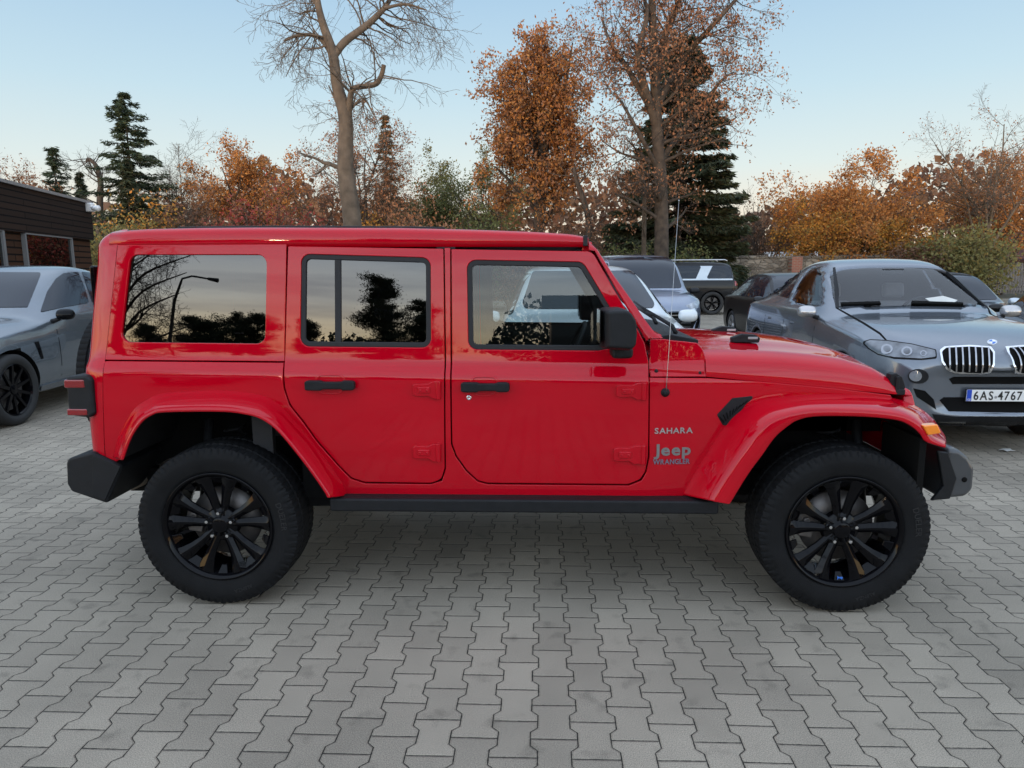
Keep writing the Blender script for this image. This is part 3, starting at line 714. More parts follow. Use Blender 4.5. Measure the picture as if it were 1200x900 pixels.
def make_rim(parent, yface=-.118, blue=False, rot=0.):
    """spoked gloss black alloy: faces -y"""
    rm = MB().lathe([(-.112, .274), (-.127, .274), (-.130, .270), (-.128, .264), (-.119, .258), (-.112, .252), (-.07, .246), (.06, .236), (.10, .24), (.11, .258), (.115, .268)], 96).build('rim', GBLK, parent, True)
    mb = MB()
    for k in range(5):
        c = R(90+72*k)+rot
        for sg in (-1, 1):
            # one blade: stations from the hub to the rim (r, angle offset, half width, y front, y depth)
            st = [(.040, .34, .020, -.084, .030), (.080, .25, .0215, -.090, .032), (.13, .235, .0225, -.096, .032), (.18, .245, .028, -.103, .030), (.225, .262, .037, -.110, .028), (.252, .272, .046, -.114, .026)]
            V = []
            for (r, ao, hw, yf, dp) in st:
                a = c+sg*ao; d = np.array([math.cos(a), 0, math.sin(a)]); t = np.array([-math.sin(a), 0, math.cos(a)])*sg
                o = d*r
                for (u, yy) in ((-1, yf+.014), (-.15, yf-.001), (.25, yf-.001), (1, yf+.012), (.8, yf+dp), (-.8, yf+dp)):
                    V.append(o+t*hw*u+np.array([0, yy, 0]))
            F = [(i*6+j, i*6+(j+1) % 6, (i+1)*6+(j+1) % 6, (i+1)*6+j) for i in range(len(st)-1) for j in range(6)]
            F.append(tuple(range(6))); F.append(tuple(range(30, 36))[::-1])
            mb.add(V, F)
        # sloped pocket plate between the pair at the rim
        for cc, wdt in ((c, .135), (c+R(36), .10)):
            V = [(r*math.cos(cc+a), y, r*math.sin(cc+a)) for (r, y, a) in ((.250, -.108, -wdt), (.250, -.108, wdt), (.212, -.082, wdt*.62), (.212, -.082, -wdt*.62))]
            V += [(v[0], v[1]+.012, v[2]) for v in V]
            mb.add(V, [(0, 1, 2, 3), (7, 6, 5, 4), (0, 4, 5, 1), (1, 5, 6, 2), (2, 6, 7, 3), (3, 7, 4, 0)])
    mb.build('spokes', GBLK, parent, bevel=.003, angle=25)
    mb = MB().lathe([(-.05, .088), (-.078, .085), (-.084, .078), (-.084, .046), (-.100, .040), (-.104, .034), (-.104, 0)], 40)
    mb.build('hub', GBLK, parent, True)
    for k in range(5):
        a = R(90+72*k)+rot+.0; x, z = .0635*math.cos(a), .0635*math.sin(a)
        MB().lathe([(-.075, .0105), (-.108, .0105), (-.113, .008), (-.114, 0)], 6, 'y', (x, 0, z)).build('lug_nut', CHROME, parent)
    mb = MB().lathe([(-.02, .06), (-.022, .175), (.004, .175), (.006, .06)], 48); mb.build('brake_disc', STEEL, parent, True)
    mb = MB(); mb.prism([(-.185, -.05), (-.12, -.06), (-.105, .0), (-.12, .07), (-.185, .06), (-.2, 0)], -.045, .03); mb.box((-.14, -.05, 0), (.06, .02, .05))
    mb.lathe([(-.06, 0), (-.062, .018), (-.03, .02)], 14, 'y', (-.15, 0, .03)); mb.build('brake_caliper', STEEL, parent, bevel=.006)
    if blue:
        BL = mat('blue_mark', (.03, .18, .7), .3); t = text_mesh('Jeep', .016, .0006, .0004, .026)
        q = rot+R(-90)+R(0); V = [(v[0]-.013, -.1085-v[2]+.26*(v[1]-.004), v[1]-.236) for v in t.V]
        mkobj('wheel_mark', V, t.F, BL, parent)
    return rm
def make_wheel(x, s, blue=False):
    w = bpy.data.objects.new('wheel', None); COL.objects.link(w); w.parent = JEEP; w.location = (x, s*.797, .405)
    if s > 0: w.rotation_euler = (0, 0, math.pi)
    t = make_tyre(w); make_rim(w, blue=blue)
    LT = mat('tyre_letter', (.024, .024, .025), .55, spec=.2)
    arc_text('DUELER', .335, R(22), .040, w, LT); arc_text('ALENZA', .335, R(-62), .024, w, LT)
    return w
for x in (0, 3.008):
    for s in (-1, 1): make_wheel(x, s, blue=(x > 1 and s < 0))
sw = bpy.data.objects.new('spare_wheel', None); COL.objects.link(sw); sw.parent = JEEP; sw.location = (-.865, 0, 1.03); sw.rotation_euler = (0, 0, R(-90))
make_tyre(sw); make_rim(sw)
MB().box((-.78, 0, 1.03), (.12, .3, .3)).build('spare_carrier', BLK, JEEP, bevel=.02)
hm = MB().box((-.73, -.0, 1.22), (.02, .2, .04)).build('tailgate_handle', BLK, JEEP, bevel=.01)

# ---- door mirror
def mirror(s):
    o = [(734, 494), (740, 487), (752, 484.5), (832, 483.5 - 0), (0, 0)]
    P = [U(a, b, -.93) for a, b in [(703.5, 362.5), (709, 361), (727, 360.5), (733, 363), (740, 374), (741, 392), (739.5, 405), (734, 410), (704, 408)]]
    P = [(p[0], p[2]) for p in P]
    V = []; n = len(P); c = np.mean(P, 0)
    for (y, k, dx) in ((.80, .86, .0), (.82, .98, 0), (.90, 1.0, 0), (.99, .97, .01), (1.02, .86, .02)):
        V += [((c[0]+(p[0]-c[0])*k+dx), s*y, c[1]+(p[1]-c[1])*k) for p in P]
    F = [(i*n+j, i*n+(j+1) % n, (i+1)*n+(j+1) % n, (i+1)*n+j) for i in range(4) for j in range(n)]+[tuple(range(n)), tuple(range(4*n, 5*n))[::-1]]
    m = MB().add(V, F).build('door_mirror', BLK, JEEP, bevel=.012, seg=3, angle=18)
    a = U(718, 409, -.84); b = U(742, 419, -.78)
    MB().box(((a[0]+b[0])/2-.01, s*.82, (a[2]+b[2])/2+.01), (.10, .13, .055)).build('mirror_arm', BLK, m, bevel=.018)
    MB().box((P[0][0]-.004, s*.91, c[1]), (.006, .17, .15)).build('mirror_glass', GBLK, m, bevel=.002)
both(mirror)

# ---- aerial
k = Us(779.5, 460); y = -float(wside(*k)); tpx = U(795, 236, y)
ae = MB().lathe([(-.018, 0), (-.019, .006), (-.016, .010), (-.010, .013), (-.006, .020), (0, .022), (.006, .022)], 20, 'y', (k[0], y, k[1])).build('aerial_base', BLK, JEEP, True)
mb = MB(); L_ = [np.array([k[0]+.002, y-.012, k[1]+.01]), np.array([k[0]+.004, y-.012, k[1]+.06]), np.array([tpx[0], y-.012, tpx[2]])]
mb.tube(L_, [.0035, .0016, .0009], 8); mb.lathe([(0, .003), (.006, .003), (.006, 0)], 8, 'z', tuple(L_[2])); mb.build('aerial_rod', mat('aerial_steel', (.4, .4, .4), .35, .9), ae, True)

# ---- badges on both sides
def badge(txt, x0, x1, yb, yt, m, s, shear=0., offs=.0006, nm='badge'):
    a = Us(x0, yb); b = Us(x1, yb); c = Us(x0, yt); h = c[1]-a[1]; w = b[0]-a[0]
    size = h/.70; t = text_mesh(txt, size, .0018, offs, w, shear); V = []
    vv = np.array(t.V); ym = vv[:, 1].max()
    for v in t.V:
        if s < 0: X = a[0]+v[0]
        else: X = b[0]-v[0]
        Z = a[1]+v[1]*h/ym if txt != 'Jeep' else a[1]+v[1]*h/ym
        V.append((X, s*(float(wside(X, Z))+.003+v[2]), Z))
    F = t.F if s < 0 else [f[::-1] for f in t.F]
    return mkobj(nm, V, F, m, JEEP)
BL2 = mat('badge_blue', (.24, .25, .34), .35, .6)
for s in (-1, 1):
    badge('SAHARA', 767, 811.5, 508, 501.5, SILVER, s); badge('Jeep', 766, 809, 533.5, 520.5, mat('badge_grey', (.30, .31, .32), .3, .7), s, offs=.0022); badge('WRANGLER', 765, 808, 544, 538.2, BL2, s)

# ---- cabin
mb = MB()
for s in (-1, 1):
    for x in (1.02, .18):
        mb = MB(); mb.box((x+.22, s*.36, .86), (.5, .50, .16)); V0 = [(x-.08, s*.36, 1.12)]
        mb.prism([(x-.08, .85), (x+.06, .85), (x-.04, 1.38), (x-.14, 1.38)], s*.36-.24, s*.36+.24); mb.prism([(x-.13, 1.42), (x-.04, 1.42), (x-.07, 1.60), (x-.15, 1.60)], s*.36-.12, s*.36+.12); mb.build('seat', TRIM, JEEP, bevel=.03)
mb = MB(); mb.prism([(1.86, .9), (1.88, 1.10), (1.93, 1.19), (2.12, 1.23), (2.25, 1.23), (2.25, .9)], -.70, .70); mb.prism([(1.9, 1.19), (1.95, 1.25), (2.1, 1.25), (2.1, 1.2)], .15, .60); dsh = mb.build('dashboard', TRIM, JEEP, bevel=.02)
th = np.linspace(0, 2*math.pi, 33)[:-1]; mb = MB()
cen = np.array([1.78, .37, 1.13]); e1 = np.array([0, 1., 0]); e2 = np.array([.42, 0, .9])
ring = [cen+.185*(e1*math.cos(t)+e2*math.sin(t)) for t in list(th)+[0]]; mb.tube(ring, .014, 8, False)
for t in (R(0), R(180), R(270)): mb.tube([cen, cen+.18*(e1*math.cos(t)+e2*math.sin(t))], .014, 6)
mb.tube([cen, cen+np.array([.2, 0, -.08])], .035, 8); mb.build('steering_wheel', SEAL, JEEP, True)
mb = MB()
for s in (-1, 1):
    mb.tube([(1.12, s*.62, 1.1), (1.10, s*.60, 1.70)], .035, 8); mb.tube([(-.2, s*.60, 1.1), (-.15, s*.58, 1.70)], .03, 8); mb.tube([(-.15, s*.585, 1.71), (1.75, s*.58, 1.70)], .03, 8)
    mb.box((1.115, s*.655, 1.42), (.09, .03, .66)); mb.box((.185, s*.65, 1.45), (.10, .03, .60)); mb.box((.185, s*.735, .86), (.10, .04, .6))  # boxes: dark strips added behind the pillar gaps to keep them black
mb.box((.62, 0, 1.755), (2.3, 1.24, .02)); mb.box((-.53, 0, 1.44), (.03, 1.2, .5))
mb.build('roll_cage_and_backing', TRIM, JEEP)
MB().box((1.95, .05, 1.64), (.02, .24, .06)).build('rear_view_mirror', SEAL, JEEP, bevel=.008)
# =================================================================== the ground
def paver_material():
    m = bpy.data.materials.new('pavers'); m.use_nodes = True; n = m.node_tree; b = n.nodes['Principled BSDF']; l = n.links.new
    def math_(op, a, b_=None, c=None):
        q = n.nodes.new('ShaderNodeMath'); q.operation = op
        for i, v in enumerate((a, b_, c)):
            if v is None: continue
            if isinstance(v, (int, float)): q.inputs[i].default_value = v
            else: l(v, q.inputs[i])
        return q.outputs[0]
    tc = n.nodes.new('ShaderNodeTexCoord'); sp = n.nodes.new('ShaderNodeSeparateXYZ')
    wob = n.nodes.new('ShaderNodeTexNoise'); wob.inputs['Scale'].default_value = 1.3; wob.inputs['Detail'].default_value = 3
    l(tc.outputs['Object'], wob.inputs['Vector'])
    vs = n.nodes.new('ShaderNodeVectorMath'); vs.operation = 'MULTIPLY_ADD'; vs.inputs[1].default_value = (.022, .022, 0); l(wob.outputs['Color'], vs.inputs[0]); l(tc.outputs['Object'], vs.inputs[2])
    l(vs.outputs[0], sp.inputs[0])
    Wd, Pd, Am = .1425, .198, .0125
    X = math_('DIVIDE', sp.outputs['X'], Wd); Y = math_('DIVIDE', sp.outputs['Y'], Pd)
    k = math_('ROUND', X)
    ph = math_('MULTIPLY', math_('MODULO', math_('ADD', k, 2000), 2), .5)
    co = math_('COSINE', math_('MULTIPLY', math_('ADD', Y, ph), 2*math.pi))
    tr = math_('MULTIPLY', co, 2.6); tr = math_('MINIMUM', math_('MAXIMUM', tr, -1), 1)
    s = math_('MULTIPLY', tr, -Am/Wd)
    dx = math_('SUBTRACT', X, math_('ADD', k, s))
    right = math_('GREATER_THAN', dx, 0)
    col = math_('ADD', k, math_('SUBTRACT', right, 1))
    d1 = math_('MULTIPLY', math_('ABSOLUTE', dx), Wd)
    yy = math_('ADD', Y, math_('MULTIPLY', math_('MODULO', math_('ADD', col, 2000), 2), .5))
    row = math_('ROUND', yy)
    d2 = math_('MULTIPLY', math_('ABSOLUTE', math_('SUBTRACT', yy, row)), Pd)
    cell = math_('FLOOR', yy)
    d = math_('MINIMUM', d1, d2)
    fine = n.nodes.new('ShaderNodeTexNoise'); fine.inputs['Scale'].default_value = 60; fine.inputs['Detail'].default_value = 4
    l(tc.outputs['Object'], fine.inputs['Vector'])
    d = math_('ADD', d, math_('MULTIPLY', math_('SUBTRACT', fine.outputs['Fac'], .5), .004))
    joint = n.nodes.new('ShaderNodeMapRange'); joint.inputs['From Min'].default_value = .0012; joint.inputs['From Max'].default_value = .0034; l(d, joint.inputs['Value'])
    cv = n.nodes.new('ShaderNodeCombineXYZ'); l(col, cv.inputs[0]); l(cell, cv.inputs[1])
    wn = n.nodes.new('ShaderNodeTexWhiteNoise'); l(cv.outputs[0], wn.inputs['Vector'])
    grain = n.nodes.new('ShaderNodeTexNoise'); grain.inputs['Scale'].default_value = 260; grain.inputs['Detail'].default_value = 2; l(tc.outputs['Object'], grain.inputs['Vector'])
    big = n.nodes.new('ShaderNodeTexNoise'); big.inputs['Scale'].default_value = .9; big.inputs['Detail'].default_value = 6; big.inputs['Roughness'].default_value = .62; l(tc.outputs['Object'], big.inputs['Vector'])
    # value = .19 * blocks * grain * big
    v = math_('ADD', .83, math_('MULTIPLY', wn.outputs['Value'], .18))
    v = math_('MULTIPLY', v, math_('ADD', .0, math_('MULTIPLY', grain.outputs['Fac'], 2.0)))
    v = math_('MULTIPLY', v, math_('ADD', .55, math_('MULTIPLY', big.outputs['Fac'], .9)))
    sp2 = n.nodes.new('ShaderNodeTexNoise'); sp2.inputs['Scale'].default_value = 7; sp2.inputs['Detail'].default_value = 4; l(tc.outputs['Object'], sp2.inputs['Vector'])
    st = n.nodes.new('ShaderNodeMapRange'); st.inputs['From Min'].default_value = .60; st.inputs['From Max'].default_value = .72; st.inputs['To Min'].default_value = 1; st.inputs['To Max'].default_value = .72; l(sp2.outputs['Fac'], st.inputs['Value'])
    v = math_('MULTIPLY', v, st.outputs[0])
    cn = n.nodes.new('ShaderNodeTexNoise'); cn.inputs['Scale'].default_value = .23; cn.inputs['Detail'].default_value = 3; l(cv.outputs[0], cn.inputs['Vector'])
    dk = n.nodes.new('ShaderNodeMapRange'); dk.inputs['From Min'].default_value = .54; dk.inputs['From Max'].default_value = .64; dk.inputs['To Min'].default_value = 1; dk.inputs['To Max'].default_value = .83; l(math_('ADD', cn.outputs['Fac'], math_('MULTIPLY', wn.outputs['Value'], .07)), dk.inputs['Value'])
    v = math_('MULTIPLY', v, dk.outputs[0])
    cb = n.nodes.new('ShaderNodeCombineColor'); l(math_('MULTIPLY', v, .306), cb.inputs[0]); l(math_('MULTIPLY', v, .268), cb.inputs[1]); l(math_('MULTIPLY', v, .212), cb.inputs[2])
    mixc = n.nodes.new('ShaderNodeMix'); mixc.data_type = 'RGBA'; l(joint.outputs[0], mixc.inputs[0]); mixc.inputs[6].default_value = (.010, .010, .008, 1); l(cb.outputs[0], mixc.inputs[7])
    l(mixc.outputs[2], b.inputs['Base Color']); b.inputs['Roughness'].default_value = .82; b.inputs['Specular IOR Level'].default_value = .35
    ch = n.nodes.new('ShaderNodeMapRange'); ch.inputs['From Min'].default_value = .0; ch.inputs['From Max'].default_value = .008; l(d, ch.inputs['Value'])
    hgt = math_('ADD', math_('MULTIPLY', ch.outputs[0], .006), math_('ADD', math_('MULTIPLY', grain.outputs['Fac'], .0010), math_('MULTIPLY', wn.outputs['Value'], .0022)))
    bp = n.nodes.new('ShaderNodeBump'); bp.inputs['Distance'].default_value = 1.0; bp.inputs['Strength'].default_value = .8; l(hgt, bp.inputs['Height']); l(bp.outputs[0], b.inputs['Normal'])
    return m
PAV = paver_material()
SOIL = mat('soil', (.05, .045, .025), .95, var=.4, vscale=.6, bump=.5, bscale=5)
def sheet(name, pts, z, m):
    o = mkobj(name, [(p[0], p[1], z) for p in pts], [tuple(range(len(pts)))], m); return tag(o, kind='structure')
sheet('ground', [(-400, -400), (400, -400), (400, 400), (-400, 400)], -.02, SOIL)
sheet('paved_yard', [(-30, -32), (40, -32), (40, 32.2), (-30, 32.2)], 0, PAV)
# =================================================================== the other cars
FWH = np.array([-math.sin(YAW), math.cos(YAW), 0]); RTH = np.array([math.cos(YAW), math.sin(YAW), 0])
def at(X, D, z=0.): return np.array([CAM[0], CAM[1], 0])+RTH*X+FWH*D+np.array([0, 0, z])
CGLASS = mat('car_glass', (.008, .013, .022), .02, 0, 0, .5, .1, 3)
def paint(name, c, metal=.35, rough=.3): return mat(name, c, rough, metal, 1, .5, .05, 4)
RUB = mat('plain_rubber', (.018, .018, .018), .75, var=.2)

def cage_stations(p):
    """p: dict of sizes. returns list of rings (x, [(y, z) ...]) from tail to nose"""
    L_, Wd, H = p['L'], p['W']/2, p['H']; gc = p.get('gc', .2)
    xr, xf = -L_/2, L_/2
    zs, zh, zt = p['belt'], p['hood'], p['tail']
    wbx, wtx, rtx, rbx = p['wbx'], p['wtx'], p['rtx'], p['rbx']
    wr = p.get('wroof', .60)*1.0; S = []
    def ring(x, w, zb, zsh, ztop, wtop, roof=False, k=1.0, wgl=None):
        wm = w
        if roof:
            g = [(w*.955, zsh), (w*.925, zsh+.035), (w*.5+wtop*.5-.01, zsh*.5+ztop*.5), (wtop+.035, ztop-.075), (wtop-.06, ztop-.012), (wtop*.5, ztop+.004), (0, ztop+.008)]
        else:
            g = [(w*.955, zsh), (w*.91, zsh+.02), (w*.84, zsh*.45+ztop*.55), (w*.74, ztop-.018), (w*.6, ztop-.004), (w*.32, ztop+.006), (0, ztop+.010)]
        return (x, [(0, zb), (wm*.8, zb), (wm*.97, zb+.07), (wm, zb*.55+zsh*.45), (wm*.985, zsh*.8+zb*.2)]+g)
    nose = p.get('nose', .62)       # nose height fraction
    # tail
    S.append(ring(xr+.06, Wd*.80, gc+.18, zt*.82, zt*.90, 0))
    S.append(ring(xr+.02, Wd*.84, gc+.10, zt*.88, zt-.03, 0) if not p.get('hatch') else ring(xr+.03, Wd*.86, gc+.08, zt*.90, zt, 0))
    S.append(ring(xr+.12, Wd*.95, gc+.03, zt*.93, zt+.01, 0))
    S.append(ring(rbx-.03, Wd*.97, gc, (zs+zt)/2*.98, zt+.02, 0))
    S.append(ring(rbx+.04, Wd*.98, gc, zs, zt+.06, 0))
    n = 3
    for i in range(1, n):
        t = i/n; S.append(ring(rbx+(rtx-rbx)*t, Wd, gc, zs, zt+.06+(H-.03-zt-.06)*(1-(1-t)**1.3), wr-.02, True))
    S.append(ring(rtx, Wd, gc, zs, H-.03, wr, True))
    S.append(ring(rtx*.5+wtx*.5, Wd, gc, zs, H, wr+.01, True))
    S.append(ring(wtx, Wd, gc, zs, H-.035, wr, True))
    S.append(ring(wtx*.5+wbx*.5, Wd, gc, zs*.5+zh*.5, (H-.035)*.53+zh*.47, wr*.5+Wd*.40, True))
    S.append(ring(wbx-.05, Wd*.99, gc, zh-.06, zh+.045, 0))
    S.append(ring(wbx+.03, Wd*.985, gc, zh-.07, zh+.012, 0))
    hf = p.get('hoodfront', zh-.16)
    xm = wbx+(xf-wbx)*.55; S.append(ring(xm, Wd*.975, gc, zh*.6+hf*.4-.09, zh*.62+hf*.38+.02, 0))
    S.append(ring(xf-.28, Wd*.93, gc, hf-.10, hf+.015, 0))
    S.append(ring(xf-.10, Wd*.83, gc+.02, hf-.16, hf-.06, 0))
    S.append(ring(xf-.02, Wd*.70, gc+.06, hf-.25, hf-.15, 0))
    S.append(ring(xf, Wd*.62, gc+.14, hf-.33, hf-.25, 0))
    return S

def apply_mods(o):
    dg = bpy.context.evaluated_depsgraph_get(); me = bpy.data.meshes.new_from_object(o.evaluated_get(dg))
    old = o.data; o.modifiers.clear(); o.data = me; bpy.data.meshes.remove(old)

class Car:
    def __init__(s, name, p, front, heading, m, label, cat='car', group=None, anchor=None):
        """front: world position of the middle of the front bumper at the ground; heading: world angle of +x"""
        s.p = p; L_ = p['L']; h = np.array([math.cos(heading), math.sin(heading), 0]); c = np.array(front)-h*L_/2
        s.root = empty(name, tuple(c), heading, label, cat, group); s.m = m
        s.M = Matrix.Translation(Vector(c)) @ Matrix.Rotation(heading, 4, 'Z'); s.Mi = s.M.inverted()
        S = cage_stations(p); V = []; nr = len(S[0][1])
        for x, rg in S:
            # bow the front and the tail in plan
            for (y, z) in rg:
                d = (abs(y)/(p['W']/2))**2; xx = x
                if x > L_/2-.35: xx -= d*p.get('bow', .16)
                if x < -L_/2+.3: xx += d*.10
                V.append((xx, y, z))
        n0 = len(V); V2 = V+[(v[0], -v[1], v[2]) for v in V]; F = []
        for i in range(len(S)-1):
            for j in range(nr-1):
                a, b, c_, d = i*nr+j, i*nr+j+1, (i+1)*nr+j+1, (i+1)*nr+j
                F.append((a, b, c_, d)); F.append((n0+a, n0+d, n0+c_, n0+b))
        for i in (0, len(S)-1):
            for j in range(nr-1):
                if j >= nr-1: continue
                F.append((i*nr+j, i*nr+j+1, n0+i*nr+j+1, n0+i*nr+j))
        o = mkobj('body', V2, F, m, None, True)
        bm = bmesh.new(); bm.from_mesh(o.data); bmesh.ops.remove_doubles(bm, verts=bm.verts, dist=1e-5); bmesh.ops.recalc_face_normals(bm, faces=bm.faces); bm.to_mesh(o.data); bm.free()
        cr = o.data.attributes.new('crease_edge', 'FLOAT', 'EDGE'); vv = o.data.vertices; key = {}
        for i, (x, rg) in enumerate(S):
            for j in (4, 5, 8):
                if j == 8 and not (p['wbx'] < x < L_/2-.2): continue
                y, z = rg[j]; key[(round(y, 4), round(z, 4))] = (i, j)
        for e in o.data.edges:
            a, b = (vv[q].co for q in e.vertices); ka, kb = key.get((round(abs(a.y), 4), round(a.z, 4))), key.get((round(abs(b.y), 4), round(b.z, 4)))
            if ka and kb and ka[1] == kb[1] and abs(ka[0]-kb[0]) <= 1 and ka != kb: cr.data[e.index].value = {4: .35, 5: .62, 8: .55}[ka[1]]
        md = o.modifiers.new('sub', 'SUBSURF'); md.levels = md.render_levels = 2; apply_mods(o)
        o.data.materials.clear(); o.data.materials.append(m)
        s.body = o
        s.bvh = BVHTree.FromPolygons([v.co.copy() for v in o.data.vertices], [tuple(f.vertices) for f in o.data.polygons])
        # wheel arches: cut with cylinders
        wrad = p.get('wr', .37); s.ax = (p['axf'], p['axr'])
        mb = MB()
        for x in s.ax:
            for sg in (-1, 1): mb = MB(); mb.lathe([(-.22, 0), (-.22, wrad+.045), (.2, wrad+.045), (.2, 0)], 40, 'y', (x, sg*(p['W']/2-.12), wrad)); c0 = mb.build('cut', BLK2); md = o.modifiers.new('b', 'BOOLEAN'); md.object = c0; md.solver = 'EXACT'; md.operation = 'DIFFERENCE'; apply_mods(o); bpy.data.objects.remove(c0)
        o.data.polygons.foreach_set('use_smooth', [True]*len(o.data.polygons))
        md = o.modifiers.new('es', 'EDGE_SPLIT'); md.split_angle = R(40)
        o.parent = s.root
        if len(o.data.materials) < 2:
            o.data.materials.append(BLK2)
        for f in o.data.polygons:       # dark inside the arches
            if f.material_index > 0: continue
            c_ = f.center; n_ = f.normal
            for x in s.ax:
                r = math.hypot(c_.x-x, c_.z-wrad)
                if r < wrad+.05 and abs(c_.y) < p['W']/2-.03 and (abs(r-wrad-.045) < .012 or abs(abs(c_.y)-(p['W']/2-.32)) < .03): f.material_index = 1
        s.wheels(wrad, p.get('rim', .24), p.get('rimmat', SILVER), p.get('spokes', 5))
    def wheels(s, wr, rr, rm, ns):
        for x in s.ax:
            for sg in (-1, 1):
                w = bpy.data.objects.new('wheel', None); COL.objects.link(w); w.parent = s.root; w.location = (x, sg*(s.p['W']/2-.135), wr); w.rotation_euler = (0, 0, 0 if sg < 0 else math.pi)
                MB().lathe([(-.09, rr), (-.112, rr+.02), (-.122, (rr+wr)/2), (-.112, wr-.02), (-.09, wr-.002), (.09, wr-.002), (.112, wr-.02), (.11, rr)], 56).build('tyre', RUB, w, True)
                mb = MB(); mb.lathe([(-.10, rr+.004), (-.106, rr-.004), (-.09, rr-.016), (.05, rr-.02)], 56)
                for k in range(ns):
                    for off in ((-.11, .11) if ns <= 6 else (0,)):
                        a = 2*math.pi*k/ns+.3; a2 = a+off*1.6; d0 = np.array([math.cos(a), 0, math.sin(a)]); d1 = np.array([math.cos(a2), 0, math.sin(a2)])
                        t = np.array([-math.sin(a), 0, math.cos(a)]); V = []
                        for (q, r, hw, y) in ((d0, .03, .02, -.075), (d1, rr-.008, .014, -.094)):
                            for (u, yy) in ((-1, 0), (1, 0), (1, .03), (-1, .03)): V.append(q*r+t*hw*u+np.array([0, y+yy, 0]))
                        mb.add(V, [(0, 1, 5, 4), (1, 2, 6, 5), (2, 3, 7, 6), (3, 0, 4, 7), (4, 5, 6, 7)])
                mb.lathe([(-.06, .06), (-.085, .05), (-.09, 0)], 20); mb.build('rim', rm, w)
                MB().lathe([(-.02, 0), (-.02, rr*.8), (.02, rr*.8)], 24).build('brake_disc', STEEL, w)
    # ---- patches that lie on the body surface
    def _patch(s, name, P3, F, bound, m, off, parent, mirror, thick=.02):
        """P3: [(loc, normal)]; bound: ordered boundary indices"""
        for sg in ((1, -1) if mirror else (1,)):
            V = [l+n*off for l, n in P3]+[P3[i][0]-P3[i][1]*thick for i in bound]; n0 = len(P3); k = len(bound)
            Fs = [tuple(f) for f in F]+[(bound[i], n0+i, n0+(i+1) % k, bound[(i+1) % k]) for i in range(k)]
            N = [P3[i][1] for i in range(n0)]+[P3[i][1] for i in bound]
            V = [(v[0], v[1]*sg, v[2]) for v in V]
            o = mkobj(name, V, Fs, m, parent or s.root, True)
            bm = bmesh.new(); bm.from_mesh(o.data); bmesh.ops.recalc_face_normals(bm, faces=bm.faces); bm.to_mesh(o.data); bm.free()
            md = o.modifiers.new('es', 'EDGE_SPLIT'); md.split_angle = R(40)
        return o
    def hit(s, o, d):
        l, n, i, dist = s.bvh.ray_cast(o, d, 60)
        if l is None:
            # nearest point to the ray
            best = None
            for t in np.linspace(max(0, o.length-4), o.length+4, 40):
                q = s.bvh.find_nearest(o+d*t)
                if best is None or q[3] < best[0]: best = (q[3], q[0], q[1])
            l, n = best[1], best[2]
        if n.dot(d) > 0: n = -n
        return l, n
    def trace(s, name, px, m, off=.004, parent=None, mirror=False, r=0, step=3.0, thick=.02, label=None):
        P = roundpoly(px, r) if r else np.array(px, float)
        P = resample(dedupe(P, .05), step); 
        if area2(P) < 0: P = P[::-1]
        x0, y0 = P.min(0); x1, y1 = P.max(0)
        Q = gridpts(P, [], np.arange(x0, x1, step), np.arange(y0, y1, step), step*.3)
        V2, F, inv = cdt(P, [], Q)
        oo = s.Mi @ Vector(CAM); R3 = s.Mi.to_3x3(); P3 = []
        for v in V2:
            d = (R3 @ Vector(ray(*v))).normalized(); P3.append(s.hit(oo, d))
        o = s._patch(name, P3, F, [inv[i] for i in range(len(P))], m, off, parent, mirror, thick)
        if label: o['label'] = label
        return o
    def proj(s, name, poly, m, axis='y', sgn=1, off=.004, parent=None, mirror=False, r=0, step=.05, thick=.02):
        """poly in (x,z) for the sides, (y,z) for front/rear, shot inwards along the axis"""
        P = roundpoly(poly, r) if r else np.array(poly, float)
        P = resample(dedupe(P), step)
        if area2(P) < 0: P = P[::-1]
        x0, y0 = P.min(0); x1, y1 = P.max(0)
        Q = gridpts(P, [], np.arange(x0, x1, step), np.arange(y0, y1, step), step*.3)
        V2, F, inv = cdt(P, [], Q); P3 = []
        for a, b in V2:
            if axis == 'y': P3.append(s.hit(Vector((a, sgn*4, b)), Vector((0, -sgn, 0))))
            elif axis == 'x': P3.append(s.hit(Vector((sgn*6, a, b)), Vector((-sgn, 0, 0))))
            else: P3.append(s.hit(Vector((a, b, 6)), Vector((0, 0, -1))))
        return s._patch(name, P3, F, [inv[i] for i in range(len(P))], m, off, parent, mirror, thick)
    def open_glass(s, polys, seat_x=-.35, wheel_y=-.38):
        '''cut the body open behind the traced glass and fit out the cabin'''
        bm = bmesh.new(); bm.from_mesh(s.body.data); dead = []; oo = s.Mi @ Vector(CAM)
        for f in bm.faces:
            for c_ in (f.calc_center_median(),):
                hit = False
                for sg in (1, -1):
                    cc = Vector((c_.x, c_.y*sg, c_.z)); nn = Vector((f.normal.x, f.normal.y*sg, f.normal.z)); w_ = s.M @ cc; d = np.array(w_)-CAM; dz = float(d@_fw)
                    if (cc-oo).dot(nn) > 0: continue
                    q = np.array([[600+FPX*float(d@_r2)/dz, 450-FPX*float(d@_u2)/dz]])
                    for P, mir in polys:
                        if (sg == 1 or mir) and cc.z > s.p['belt']-.05 and inside(P, q)[0] and mindist(P, q)[0] > .8: hit = True
                if hit: dead.append(f)
        bmesh.ops.delete(bm, geom=dead, context='FACES'); bm.to_mesh(s.body.data); bm.free()
        s.body.data.materials.append(LINING)
        md = s.body.modifiers.new('skin', 'SOLIDIFY'); md.thickness = .03; md.offset = -1; md.material_offset = 2; md.material_offset_rim = 2
        p = s.p; W2 = p['W']/2; wb = p['wbx']
